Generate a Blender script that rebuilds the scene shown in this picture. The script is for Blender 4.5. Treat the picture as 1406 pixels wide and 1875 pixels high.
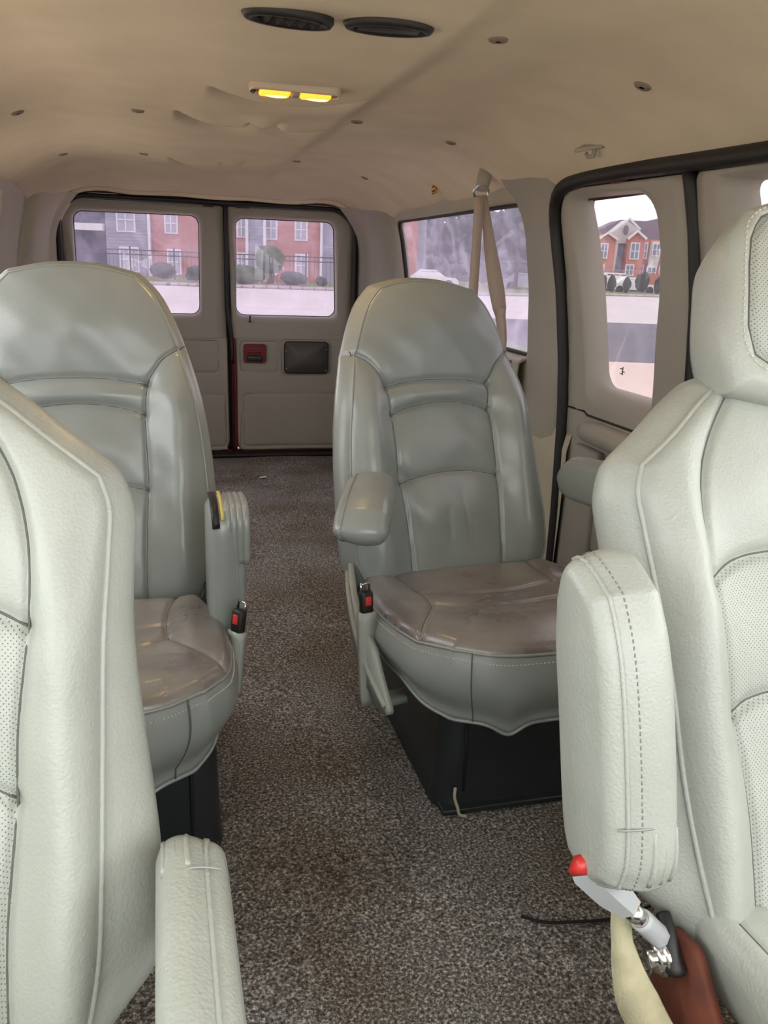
import bpy, bmesh, math, random
import numpy as np
from mathutils import Vector, Matrix
for _o in list(bpy.data.objects): bpy.data.objects.remove(_o)
S = bpy.context.scene
random.seed(7); rng = np.random.default_rng(7)
PI = math.pi

# ------------------------------------------------------------------ camera
cam_d = bpy.data.cameras.new('camera'); cam = bpy.data.objects.new('camera', cam_d)
S.collection.objects.link(cam); S.camera = cam
_F = 1520.0                                   # focal length in pixels of a 1406x1875 frame
cam_d.sensor_fit = 'VERTICAL'; cam_d.sensor_height = 24.0; cam_d.lens = 24.0*_F/1875.0
cam_d.clip_start = 0.02; cam_d.clip_end = 600
_X = (0.96641234, -0.03709629, 0.25430503); _Y = (-0.25412545, -0.28543516, 0.92409254); _Z = (0.03830719, -0.95767982, -0.28527518)
# world axes seen in camera coordinates (x right, y down, z forward)
_cx = Vector((_X[0], _Y[0], _Z[0])); _cy = -Vector((_X[1], _Y[1], _Z[1])); _cz = -Vector((_X[2], _Y[2], _Z[2]))
_m = Matrix((_cx, _cy, _cz)).transposed().to_4x4(); _m.translation = (0, 0, 1.0)
cam.matrix_world = _m

# ------------------------------------------------------------------ world, light, exposure
WORLD = 5.0
W = bpy.data.worlds.new('overcast_sky'); S.world = W; W.use_nodes = True
_n = W.node_tree.nodes; _l = W.node_tree.links
for x in list(_n): _n.remove(x)
_o = _n.new('ShaderNodeOutputWorld'); _bg = _n.new('ShaderNodeBackground'); _tc = _n.new('ShaderNodeTexCoord')
_sp = _n.new('ShaderNodeSeparateXYZ'); _rp = _n.new('ShaderNodeValToRGB')
_l.new(_tc.outputs['Generated'], _sp.inputs[0]); _l.new(_sp.outputs['Z'], _rp.inputs[0])
_rp.color_ramp.elements[0].position = 0.0; _rp.color_ramp.elements[0].color = (.92, .93, .97, 1)
_rp.color_ramp.elements[1].position = 0.9; _rp.color_ramp.elements[1].color = (1, 1, 1, 1)
_l.new(_rp.outputs[0], _bg.inputs[0]); _bg.inputs[1].default_value = WORLD; _l.new(_bg.outputs[0], _o.inputs[0])
sun_d = bpy.data.lights.new('sun', 'SUN'); sun = bpy.data.objects.new('sun', sun_d); S.collection.objects.link(sun)
sun_d.energy = 1.0; sun_d.angle = math.radians(40); sun.rotation_euler = (math.radians(-58), math.radians(-12), 0)
sun_d.color = (1, .98, .95)
S.view_settings.view_transform = 'Standard'; S.view_settings.look = 'None'
S.view_settings.exposure = 0.1; S.view_settings.gamma = 1.0; S.view_settings.use_curve_mapping = False

# ------------------------------------------------------------------ materials
def lin(c):
    return tuple(((v/255)/12.92 if v/255 <= .04045 else ((v/255+.055)/1.055)**2.4) for v in c) + (1,)
def mat(name, col, rough=.6, metal=0, noise=0, nscale=30, bump=0, bscale=200, spec=.5, col2=None, coat=0, bdist=.002):
    m = bpy.data.materials.new(name); m.use_nodes = True; nt = m.node_tree; b = nt.nodes['Principled BSDF']
    c = lin(col); b.inputs['Base Color'].default_value = c; b.inputs['Roughness'].default_value = rough
    b.inputs['Metallic'].default_value = metal; b.inputs['Specular IOR Level'].default_value = spec
    if coat: b.inputs['Coat Weight'].default_value = coat; b.inputs['Coat Roughness'].default_value = .3
    tc = nt.nodes.new('ShaderNodeTexCoord')
    if noise:
        n = nt.nodes.new('ShaderNodeTexNoise'); n.inputs['Scale'].default_value = nscale; n.inputs['Detail'].default_value = 4
        r = nt.nodes.new('ShaderNodeValToRGB'); r.color_ramp.elements[0].position = .3; r.color_ramp.elements[1].position = .7
        c2 = lin(col2) if col2 else tuple(v*(1-noise) for v in c[:3])+(1,)
        r.color_ramp.elements[0].color = c2; r.color_ramp.elements[1].color = c
        nt.links.new(tc.outputs['Object'], n.inputs['Vector']); nt.links.new(n.outputs[0], r.inputs[0]); nt.links.new(r.outputs[0], b.inputs['Base Color'])
    if bump:
        n = nt.nodes.new('ShaderNodeTexNoise'); n.inputs['Scale'].default_value = bscale; n.inputs['Detail'].default_value = 3
        p = nt.nodes.new('ShaderNodeBump'); p.inputs['Strength'].default_value = bump; p.inputs['Distance'].default_value = bdist
        nt.links.new(tc.outputs['Object'], n.inputs['Vector']); nt.links.new(n.outputs[0], p.inputs['Height']); nt.links.new(p.outputs[0], b.inputs['Normal'])
    return m
def leather(name, col, rough=.42, grain=.25, gscale=420, wear=None, holes=False, wscale=9, spec=.5, coat=0):
    m = bpy.data.materials.new(name); m.use_nodes = True; nt = m.node_tree; b = nt.nodes['Principled BSDF']
    N = nt.nodes.new; Lk = nt.links.new
    b.inputs['Roughness'].default_value = rough; b.inputs['Specular IOR Level'].default_value = spec; b.inputs['Coat Weight'].default_value = coat; b.inputs['Coat Roughness'].default_value = .22
    tc = N('ShaderNodeTexCoord')
    v = N('ShaderNodeTexVoronoi'); v.inputs['Scale'].default_value = gscale; v.feature = 'SMOOTH_F1'
    w = N('ShaderNodeTexNoise'); w.inputs['Scale'].default_value = 14; w.inputs['Detail'].default_value = 5
    Lk(tc.outputs['Object'], v.inputs['Vector']); Lk(tc.outputs['Object'], w.inputs['Vector'])
    ad = N('ShaderNodeMath'); ad.operation = 'MULTIPLY_ADD'; Lk(w.outputs[0], ad.inputs[0]); ad.inputs[1].default_value = 2.5; Lk(v.outputs['Distance'], ad.inputs[2])
    bp = N('ShaderNodeBump'); bp.inputs['Strength'].default_value = grain; bp.inputs['Distance'].default_value = .0015
    Lk(ad.outputs[0], bp.inputs['Height']); Lk(bp.outputs[0], b.inputs['Normal'])
    cn = N('ShaderNodeTexNoise'); cn.inputs['Scale'].default_value = wscale; cn.inputs['Detail'].default_value = 6
    Lk(tc.outputs['Object'], cn.inputs['Vector'])
    rp = N('ShaderNodeValToRGB'); rp.color_ramp.elements[0].position = .35; rp.color_ramp.elements[1].position = .65
    rp.color_ramp.elements[0].color = lin(wear if wear else tuple(int(c*.96) for c in col)); rp.color_ramp.elements[1].color = lin(col)
    Lk(cn.outputs[0], rp.inputs[0]); out = rp.outputs[0]
    rr = N('ShaderNodeMapRange'); rr.inputs[3].default_value = rough-.06; rr.inputs[4].default_value = rough+.08; Lk(cn.outputs[0], rr.inputs[0]); Lk(rr.outputs[0], b.inputs['Roughness'])
    if holes:
        mp = N('ShaderNodeMapping'); mp.inputs['Rotation'].default_value = (0, math.radians(45), 0)
        sx = N('ShaderNodeSeparateXYZ'); cb = N('ShaderNodeCombineXYZ')
        Lk(tc.outputs['Object'], mp.inputs[0]); Lk(mp.outputs[0], sx.inputs[0]); Lk(sx.outputs[0], cb.inputs[0]); Lk(sx.outputs[2], cb.inputs[1])
        vo = N('ShaderNodeTexVoronoi'); vo.voronoi_dimensions = '2D'; vo.inputs['Randomness'].default_value = .12; vo.inputs['Scale'].default_value = 300
        Lk(cb.outputs[0], vo.inputs['Vector'])
        lt = N('ShaderNodeMath'); lt.operation = 'LESS_THAN'; lt.inputs[1].default_value = .17; Lk(vo.outputs['Distance'], lt.inputs[0])
        mx = N('ShaderNodeMix'); mx.data_type = 'RGBA'; Lk(lt.outputs[0], mx.inputs[0]); Lk(out, mx.inputs[6]); mx.inputs[7].default_value = lin((88, 92, 86)); out = mx.outputs[2]
    Lk(out, b.inputs['Base Color'])
    return m
def emit(name, col, k):
    m = bpy.data.materials.new(name); m.use_nodes = True; b = m.node_tree.nodes['Principled BSDF']
    b.inputs['Base Color'].default_value = lin(col); b.inputs['Emission Color'].default_value = lin(col); b.inputs['Emission Strength'].default_value = k
    return m
def glass(name, tint, dirt=.05):
    m = bpy.data.materials.new(name); m.use_nodes = True; nt = m.node_tree; N = nt.nodes.new; Lk = nt.links.new
    for x in list(nt.nodes): nt.nodes.remove(x)
    o = N('ShaderNodeOutputMaterial'); t = N('ShaderNodeBsdfTransparent'); t.inputs[0].default_value = tint+(1,)
    g = N('ShaderNodeBsdfGlossy'); g.inputs['Roughness'].default_value = .02
    tr = N('ShaderNodeBsdfTranslucent'); tr.inputs[0].default_value = (.72, .68, .85, 1)
    tc = N('ShaderNodeTexCoord'); n = N('ShaderNodeTexNoise'); n.inputs['Scale'].default_value = 5; n.inputs['Detail'].default_value = 7; n.inputs['Distortion'].default_value = 1.6
    Lk(tc.outputs['Object'], n.inputs['Vector'])
    r = N('ShaderNodeMapRange'); r.inputs[1].default_value = .42; r.inputs[2].default_value = .72; r.inputs[3].default_value = dirt*.7; r.inputs[4].default_value = dirt*1.6; Lk(n.outputs[0], r.inputs[0])
    m1 = N('ShaderNodeMixShader'); Lk(r.outputs[0], m1.inputs[0]); Lk(t.outputs[0], m1.inputs[1]); Lk(tr.outputs[0], m1.inputs[2])
    m2 = N('ShaderNodeMixShader'); m2.inputs[0].default_value = .035; Lk(m1.outputs[0], m2.inputs[1]); Lk(g.outputs[0], m2.inputs[2])
    Lk(m2.outputs[0], o.inputs[0]); return m
def carpet_mat():
    m = bpy.data.materials.new('speckled_carpet'); m.use_nodes = True; nt = m.node_tree; b = nt.nodes['Principled BSDF']; N = nt.nodes.new; Lk = nt.links.new
    b.inputs['Roughness'].default_value = .95; b.inputs['Specular IOR Level'].default_value = .15
    tc = N('ShaderNodeTexCoord')
    n = N('ShaderNodeTexNoise'); n.inputs['Scale'].default_value = 190; n.inputs['Detail'].default_value = 5; n.inputs['Roughness'].default_value = .75
    r = N('ShaderNodeValToRGB'); e = r.color_ramp.elements; e[0].position = .36; e[0].color = lin((48, 47, 47)); e[1].position = .66; e[1].color = lin((250, 247, 243))
    k = e.new(.52); k.color = lin((136, 133, 129))
    big = N('ShaderNodeTexNoise'); big.inputs['Scale'].default_value = 3.2; big.inputs['Detail'].default_value = 5
    r2 = N('ShaderNodeValToRGB'); r2.color_ramp.elements[0].position = .36; r2.color_ramp.elements[0].color = lin((216, 205, 190)); r2.color_ramp.elements[1].position = .6; r2.color_ramp.elements[1].color = (1, 1, 1, 1)
    mx = N('ShaderNodeMix'); mx.data_type = 'RGBA'; mx.blend_type = 'MULTIPLY'; mx.inputs[0].default_value = 1
    for q in (n, big): Lk(tc.outputs['Object'], q.inputs['Vector'])
    Lk(n.outputs[0], r.inputs[0]); Lk(big.outputs[0], r2.inputs[0]); Lk(r.outputs[0], mx.inputs[6]); Lk(r2.outputs[0], mx.inputs[7]); Lk(mx.outputs[2], b.inputs['Base Color'])
    bp = N('ShaderNodeBump'); bp.inputs['Strength'].default_value = .8; bp.inputs['Distance'].default_value = .006; Lk(n.outputs[0], bp.inputs['Height']); Lk(bp.outputs[0], b.inputs['Normal'])
    return m

GREY = (178, 182, 172)
M = dict(
    mid=leather('grey_leather', (145, 150, 146), .32, .12, 380, coat=.4),
    midseat=leather('worn_grey_leather', (144, 139, 132), .28, .2, 260, wear=(112, 101, 99), wscale=7, coat=.4),
    front=leather('pale_grained_leather', (170, 173, 165), .38, .38, 330, coat=.15),
    perf=leather('perforated_leather', (174, 178, 170), .5, .3, 330, holes=True),
    seam=mat('seam_shade', (96, 98, 92), .8),  # dark tubes paint in the seam grooves' shade, faint by itself
    armstitch=mat('arm_stitch_thread', (132, 134, 126), .8),
    stitch=mat('stitch_thread', (205, 204, 195), .7),
    head=mat('headliner_fabric', (224, 210, 185), .95, noise=.1, nscale=6, bump=.25, bscale=700, spec=.1, bdist=.001),
    trim=mat('grey_trim_plastic', (158, 152, 141), .55, noise=.05, nscale=5, bump=.15, bscale=900, spec=.35, bdist=.0006),
    beige=mat('beige_trim_plastic', (178, 172, 152), .55, noise=.08, nscale=4, bump=.15, bscale=900, spec=.35, bdist=.0006),
    seal=mat('black_rubber_seal', (22, 20, 19), .55),
    red=mat('red_body_paint', (112, 8, 18), .3, coat=.5),
    darkred=mat('dark_red_sheet_metal', (70, 20, 18), .6),
    black=mat('black_pedestal_plastic', (40, 44, 46), .34, noise=.2, nscale=20, bump=.2, bscale=300),
    vent=mat('black_vent_plastic', (28, 25, 24), .5),
    chrome=mat('chrome', (215, 215, 215), .15, metal=1),
    brass=mat('brass', (180, 140, 80), .3, metal=1),
    strap=mat('beige_seat_belt_webbing', (178, 160, 146), .7, bump=.3, bscale=500),
    slot=mat('dark_slot', (24, 20, 18), .8),
    carpet=carpet_mat(),
    rust=mat('rusty_bracket', (112, 56, 36), .8, noise=.5, nscale=18, bump=.4, bscale=120),
    redplastic=mat('red_release_button', (200, 50, 45), .35),
    greyplastic=mat('grey_plastic', (158, 162, 154), .4),
    sleeve=mat('grey_buckle_sleeve', (176, 178, 180), .45),
    yellow=mat('yellow_foam', (205, 190, 110), .9),
    felt=mat('beige_felt_strap', (190, 182, 150), .95, noise=.25, nscale=40, bump=.5, bscale=300),
    cover=mat('dark_cover_plate', (84, 80, 74), .5, noise=.15, nscale=12),
    lens=emit('amber_lamp_lens', (255, 160, 50), 1.9), lamphot=emit('amber_lamp_bulb', (255, 222, 120), 3.5),
    clearplastic=mat('pale_lamp_plastic', (190, 175, 150), .3),
    haze=glass('hazy_film_glass', (.50, .475, .51), .12),
    tint=glass('tinted_dirty_glass', (.50, .47, .515), .07), tintc=glass('tinted_clear_glass', (.51, .49, .51), .035), clear=glass('windscreen_glass', (.93, .95, .93), .005), side=glass('left_fill_glass', (.95, .95, .94), .005),  # left panes kept untinted to let fill light into the rear
    white=mat('white_scrap', (230, 230, 222), .8),
)

# ------------------------------------------------------------------ mesh helpers
def link(o, parent=None):
    S.collection.objects.link(o)
    if parent is not None: o.parent = parent
    return o
def tagp(o, label=None, cat=None, group=None, kind=None):
    if label: o['label'] = label
    if cat: o['category'] = cat
    if group: o['group'] = group
    if kind: o['kind'] = kind
    return o
def thing(name, label, cat, loc=(0, 0, 0), rz=0, group=None):
    o = bpy.data.objects.new(name, None); link(o); o.empty_display_size = .1
    o.location = loc; o.rotation_euler = (0, 0, rz); return tagp(o, label, cat, group)
class MB:
    def __init__(s): s.v = []; s.f = []; s.m = []
    def add(s, v, f, m=0):
        k = len(s.v); s.v += [tuple(map(float, p)) for p in v]; s.f += [tuple(k+i for i in q) for q in f]; s.m += [m]*len(f); return s
    def build(s, name, mats, parent=None, smooth=True, loc=None, rz=None, auto=None):
        me = bpy.data.meshes.new(name); me.from_pydata(s.v, [], s.f)
        for m in (mats if isinstance(mats, (list, tuple)) else [mats]): me.materials.append(m)
        me.polygons.foreach_set('material_index', s.m); me.polygons.foreach_set('use_smooth', [smooth]*len(s.f))
        me.validate(); me.update()
        if auto: me.set_sharp_from_angle(angle=math.radians(auto))
        o = bpy.data.objects.new(name, me); link(o, parent)
        if loc: o.location = loc
        if rz is not None: o.rotation_euler = (0, 0, rz)
        return o
    def box(s, c, d, bev=.004, rot=None, m=0, seg=2):
        bm = bmesh.new(); bmesh.ops.create_cube(bm, size=1)
        for v in bm.verts: v.co = Vector((v.co.x*d[0], v.co.y*d[1], v.co.z*d[2]))
        if bev: bmesh.ops.bevel(bm, geom=bm.edges[:], offset=min(bev, min(d)*.45), segments=seg, affect='EDGES', profile=.5)
        R = rot if rot is not None else Matrix.Identity(3)
        bm.verts.index_update(); s.add([R @ v.co + Vector(c) for v in bm.verts], [[v.index for v in f.verts] for f in bm.faces], m); bm.free(); return s
    def ball(s, c, d, m=0, u=16, v=10, rot=None, jit=0):
        vs = []; fs = []; R = rot if rot is not None else Matrix.Identity(3)
        for j in range(v+1):
            t = PI*j/v
            for i in range(u):
                p = 2*PI*i/u; k = 1+(rng.random()-.5)*jit
                vs.append(R @ Vector((d[0]*math.sin(t)*math.cos(p)*k, d[1]*math.sin(t)*math.sin(p)*k, d[2]*math.cos(t)*k)) + Vector(c))
        for j in range(v):
            for i in range(u): fs.append((j*u+i, (j+1)*u+i, (j+1)*u+(i+1) % u, j*u+(i+1) % u))
        return s.add(vs, fs, m)
    def tube(s, pts, r, seg=8, m=0, closed=False, flat=None, cap=True):
        P = [Vector(p) for p in pts]; n = len(P); vs = []; fs = []
        rr = r if isinstance(r, (list, tuple)) else [r]*n
        up = Vector((0, 0, 1)) if flat is None else Vector(flat[1])
        prev = None
        for i in range(n):
            if closed: t = P[(i+1) % n]-P[i-1]
            else: t = P[min(i+1, n-1)]-P[max(i-1, 0)]
            t.normalize()
            if flat is None:
                a = prev if prev is not None else (up if abs(t.z) < .9 else Vector((1, 0, 0)))
                x = (a - t*a.dot(t)).normalized(); prev = x
            else: x = (up - t*up.dot(t)).normalized()
            y = t.cross(x)
            k = 1 if flat is None else flat[0]
            for q in range(seg):
                an = 2*PI*q/seg; vs.append(P[i] + x*(math.cos(an)*rr[i]*k) + y*(math.sin(an)*rr[i]))
        for i in range(n if closed else n-1):
            for q in range(seg):
                a = i*seg; b = ((i+1) % n)*seg; fs.append((a+q, a+(q+1) % seg, b+(q+1) % seg, b+q))
        if cap and not closed: fs.append(tuple(range(seg))[::-1]); fs.append(tuple((n-1)*seg+q for q in range(seg)))
        return s.add(vs, fs, m)
    def cyl(s, a, b, r, r2=None, seg=20, m=0): return s.tube([a, b], [r, r if r2 is None else r2], seg, m)
    def strip(s, pts, width, thick, axis, m=0):      # flat webbing following pts; axis = width direction (or one per point)
        P = [Vector(p) for p in pts]; vs = []; fs = []; n = len(P)
        for i in range(n):
            t = (P[min(i+1, n-1)]-P[max(i-1, 0)]).normalized(); ax = Vector(axis[i] if isinstance(axis[0], (list, tuple)) else axis)
            ax = (ax-t*ax.dot(t)).normalized(); nn = t.cross(ax)
            w = width[i] if isinstance(width, (list, tuple)) else width
            for (p, q) in ((-.5, -.5), (.5, -.5), (.5, .5), (-.5, .5)): vs.append(P[i]+ax*(w*p)+nn*(thick*q))
        for i in range(n-1):
            for q in range(4): fs.append((i*4+q, i*4+(q+1) % 4, i*4+4+(q+1) % 4, i*4+4+q))
        fs.append((3, 2, 1, 0)); fs.append(tuple((n-1)*4+q for q in range(4)))
        return s.add(vs, fs, m)
def catmull(P, n, ease=0):
    P = [np.array(p, float) for p in P]
    if len(P) == 2: P = [P[0], (P[0]+P[1])/2, P[1]]
    Q = [2*P[0]-P[1]]+P+[2*P[-1]-P[-2]]; D = []
    for i in range(1, len(Q)-2):
        for t in np.linspace(0, 1, 24, endpoint=False):
            a, b, c, d = Q[i-1:i+3]
            D.append(.5*((2*b)+(-a+c)*t+(2*a-5*b+4*c-d)*t*t+(-a+3*b-3*c+d)*t**3))
    D.append(P[-1]); D = np.array(D)
    L = np.r_[0, np.cumsum(np.linalg.norm(np.diff(D, axis=0), axis=1))]; L /= L[-1]
    t = np.linspace(0, 1, n+1); t = (1-ease)*t+ease*(.5-.5*np.cos(PI*t))
    return np.array([np.interp(t, L, D[:, k]) for k in range(D.shape[1])]).T
def segdist(A, B, poly, closed=False):
    P = np.array(poly, float); Q = np.roll(P, -1, 0) if closed else P[1:]; P = P if closed else P[:-1]
    best = np.full(A.shape, 1e9)
    for (x0, y0), (x1, y1) in zip(P, Q):
        dx, dy = x1-x0, y1-y0; L = dx*dx+dy*dy+1e-12
        t = np.clip(((A-x0)*dx+(B-y0)*dy)/L, 0, 1); best = np.minimum(best, np.hypot(A-x0-t*dx, B-y0-t*dy))
    return best
def inpoly(A, B, poly):
    P = np.array(poly); r = np.zeros(A.shape, bool)
    for i in range(len(P)):
        x0, y0 = P[i-1]; x1, y1 = P[i]
        c = ((y0 > B) != (y1 > B)) & (A < (x1-x0)*(B-y0)/(y1-y0+1e-12)+x0); r ^= c
    return r
def mir(l): return [(-x, y) for x, y in l]
class Pad:
    """padded panel: Coons patch a,b with height h, seams as grooves, side walls and a back"""
    def __init__(s, L, R, B, T, n, m, r, thick, mapf, seams=(), bulge=None, side=.01, bscale=1.0, crown=0, crownw=.05, K=6, backside=True, sidef=None):
        s.mapf = mapf; ez = .35; s.sidew = None
        l = catmull(L, m, ez); rr = catmull(R, m, ez); b = catmull(B, n, ez); t = catmull(T, n, ez)
        v = np.linspace(0, 1, m+1); v = (1-ez)*v+ez*(.5-.5*np.cos(PI*v)); u = np.linspace(0, 1, n+1); u = (1-ez)*u+ez*(.5-.5*np.cos(PI*u))
        U, V = np.meshgrid(u, v); G = []
        for k in (0, 1):
            G.append((1-U)*l[:, None, k]+U*rr[:, None, k]+(1-V)*b[None, :, k]+V*t[None, :, k]
                     - ((1-U)*(1-V)*b[0, k]+U*(1-V)*b[-1, k]+(1-U)*V*t[0, k]+U*V*t[-1, k]))
        s.A, s.B = G; s.n, s.m = n, m
        s.out = np.concatenate([b[:-1], rr[:-1], t[::-1][:-1], l[::-1][:-1]])
        s.r = r; s.seams = [(catmull(p, 40), dep, w) for p, dep, w in seams]; s.bulge = bulge; s.crown = crown; s.crownw = crownw; s.thick = thick
        s.H = s.height(s.A, s.B); s.side = side; s.bscale = bscale; s.K = K; s.backside = backside; s.sidef = sidef
        s.fm = np.zeros((m, n), int); s.mb = MB(); s.mats = []
    def height(s, A, B):
        A = np.asarray(A, float); B = np.asarray(B, float)
        d = segdist(A, B, s.out[::2], True); h = np.zeros(A.shape)
        q = np.clip(d/s.r, 0, 1); h -= s.r*(1-np.sqrt(np.clip(1-(1-q)**2, 0, 1)))
        h -= s.crown*np.exp(-d/s.crownw)
        if s.bulge is not None: h += s.bulge(A, B)
        for p, dep, w in s.seams:
            e = segdist(A, B, p[::2]); h -= dep*np.exp(-(e/w)**2)+dep*.45*np.exp(-(e/(w*4))**2)
        return h
    def pt(s, a, b, off=0):
        A = np.array([a]); B = np.array([b]); h = s.height(A, B)+off; x, y, z = s.mapf(A, B, h); return (float(x[0]), float(y[0]), float(z[0]))
    def curve(s, pts, n=60, off=0):
        P = catmull(pts, n); h = s.height(P[:, 0], P[:, 1])+off; x, y, z = s.mapf(P[:, 0], P[:, 1], h); return list(zip(x.tolist(), y.tolist(), z.tolist()))
    def region(s, poly, mi):
        a = (s.A[:-1, :-1]+s.A[1:, 1:])/2; b = (s.B[:-1, :-1]+s.B[1:, 1:])/2; s.fm[inpoly(a, b, poly)] = mi
    def build(s, name, mats, parent=None, **kw):
        n, m = s.n, s.m; mb = s.mb
        x, y, z = s.mapf(s.A, s.B, s.H); base = len(mb.v)
        vs = list(zip(x.ravel(), y.ravel(), z.ravel())); W_ = n+1
        fs = []; ms = []
        for j in range(m):
            for i in range(n): fs.append((j*W_+i, j*W_+i+1, (j+1)*W_+i+1, (j+1)*W_+i)); ms.append(int(s.fm[j, i]))
        loop = [(0, i) for i in range(n)]+[(j, n) for j in range(m)]+[(m, i) for i in range(n, 0, -1)]+[(j, 0) for j in range(m, 0, -1)]
        la = np.array([s.A[q] for q in loop]); lb = np.array([s.B[q] for q in loop]); lh = np.array([s.H[q] for q in loop])
        ca, cb = s.A.mean(), s.B.mean(); N = len(loop)
        ta = np.roll(la, -1)-np.roll(la, 1); tb = np.roll(lb, -1)-np.roll(lb, 1); ln = np.hypot(ta, tb)+1e-9; na, nb = tb/ln, -ta/ln
        for _ in range(6): na = (na+np.roll(na, 1)+np.roll(na, -1))/3; nb = (nb+np.roll(nb, 1)+np.roll(nb, -1))/3
        th = s.thick(la, lb) if callable(s.thick) else np.full(N, s.thick)
        prev = [j*W_+i for j, i in loop]
        for k in range(1, s.K+1):
            t = k/s.K; sc = 1+(s.bscale-1)*t
            sb = (s.sidef(t) if s.sidef else s.side*math.sin(PI*t))*(s.sidew(la, lb) if s.sidew else 1)
            A = ca+(la-ca)*sc+na*sb; B = cb+(lb-cb)*sc+nb*sb; h = lh*(1-t)+(-th)*t
            X, Y, Z = s.mapf(A, B, h); k0 = len(vs); vs += list(zip(X, Y, Z)); cur = list(range(k0, k0+N))
            for q in range(N): fs.append((prev[q], cur[q], cur[(q+1) % N], prev[(q+1) % N])); ms.append(0)
            prev = cur
        if s.backside:
            A = np.append(np.array(ca), 0)[:1]; X, Y, Z = s.mapf(np.array([ca]), np.array([cb]), np.array([-float(th.mean())])); k0 = len(vs); vs.append((X[0], Y[0], Z[0]))
            for q in range(N): fs.append((prev[q], k0, prev[(q+1) % N])); ms.append(0)
        mb.v += [tuple(map(float, p)) for p in vs]; mb.f += [tuple(base+i for i in f) for f in fs]; mb.m += ms
        return mb.build(name, mats, parent, **kw)
    def seamlines(s, mi=1, r=.0014, lift=.0002):
        for p, dep, w in s.seams:
            if dep < .0045: continue
            h = s.height(p[:, 0], p[:, 1])+lift; x, y, z = s.mapf(p[:, 0], p[:, 1], h); s.mb.tube(list(zip(x, y, z)), r, 5, mi)
    def stitches(s, pts, mi, step=.0075, ln=.0042, r=.0009, off=.0004):
        P = catmull(pts, 400); L = np.r_[0, np.cumsum(np.linalg.norm(np.diff(P, axis=0), axis=1))]; k = int(L[-1]/step)
        for q in range(k):
            a = [np.interp(v, L, P[:, 0]) for v in (q*step, q*step+ln)]; b = [np.interp(v, L, P[:, 1]) for v in (q*step, q*step+ln)]
            h = s.height(a, b)+off; x, y, z = s.mapf(np.array(a), np.array(b), h); s.mb.tube(list(zip(x, y, z)), r, 5, mi)
def rpoly(cs, rs, arc=8, side=8):
    """rounded polygon from corner list; same topology for any 4-corner input"""
    n = len(cs); pts = []
    C_ = [np.array(c, float) for c in cs]; rs = rs if isinstance(rs, (list, tuple)) else [rs]*n; E = []
    for i in range(n):
        p, a, b = C_[i], C_[i-1], C_[(i+1) % n]; u = (a-p)/np.linalg.norm(a-p); v = (b-p)/np.linalg.norm(b-p)
        an = math.acos(np.clip(u@v, -1, 1)); t = rs[i]/math.tan(an/2); ctr = p+(u+v)/np.linalg.norm(u+v)*(rs[i]/math.sin(an/2))
        s0 = p+u*t; s1 = p+v*t; arcp = []
        for k in range(arc+1):
            w = k/arc; d0 = s0-ctr; d1 = s1-ctr; om = PI-an
            q = ctr+(math.sin((1-w)*om)*d0+math.sin(w*om)*d1)/math.sin(om) if rs[i] > 1e-6 else p
            arcp.append(q)
        E.append(arcp)
    for i in range(n):
        pts += E[i]; a = E[i][-1]; b = E[(i+1) % n][0]
        for k in range(1, side): pts.append(a+(b-a)*k/side)
    return np.array(pts)
def ring_panel(outer, hole, mapf, depth=.05, flare=.03, edge=.006, steps=10, back=.05, mb=None, mi=0):
    """panel with a window hole: offset 0 at the frame, turning outwards into a reveal at the hole; mapf(a,b,off)"""
    mb = mb or MB(); rows = []
    rows.append((outer, back)); rows.append((outer, edge)); 
    ctr = outer.mean(0); 
    o2 = outer+(hole-outer)*min(.5, edge/np.linalg.norm(hole-outer, axis=1).mean()); rows.append((o2, 0.0))
    D = hole-o2; ln = np.linalg.norm(D, axis=1, keepdims=True); f = np.minimum(flare, ln*.8); hs = hole-D/ln*f
    rows.append((o2+(hs-o2)*.5, 0)); rows.append((hs, 0))
    for k in range(1, steps+1):
        t = k/steps; an = t*PI/2; rows.append((hs+(hole-hs)*math.sin(an), depth*(1-math.cos(an))))
    rows.append((hole, depth+.012))
    n = len(outer); vs = []; fs = []
    for P, o in rows:
        for p in P: vs.append(mapf(p[0], p[1], o))
    for k in range(len(rows)-1):
        for q in range(n): fs.append((k*n+q, k*n+(q+1) % n, (k+1)*n+(q+1) % n, (k+1)*n+q))
    return mb.add(vs, fs, mi)
def fill_poly(P, mapf, off, mb=None, mi=0, thick=.004):
    mb = mb or MB(); n = len(P); c = P.mean(0); vs = [mapf(p[0], p[1], off) for p in P]+[mapf(c[0], c[1], off)]
    k = len(vs); vs += [mapf(p[0], p[1], off+thick) for p in P]+[mapf(c[0], c[1], off+thick)]
    fs = [(q, (q+1) % n, n) for q in range(n)]+[((q+1) % n+k, q+k, n+k) for q in range(n)]+[(q, q+k, (q+1) % n+k, (q+1) % n) for q in range(n)]
    return mb.add(vs, fs, mi)

# ------------------------------------------------------------------ van shell
XC = .28; YR = 4.36; YF = -.95
_WZ = [0, .3, .6, .75, .95, 1.1, 1.2, 1.26, 1.34]; _WX = [.855, .865, .868, .862, .845, .82, .795, .775, .74]
def WX(z): return float(np.interp(z, _WZ, _WX))
def wallmap(sg): return lambda y, z, off: (XC+sg*(WX(z)+off), y, z)
def struct(o): o['kind'] = 'structure'; return o
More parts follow.
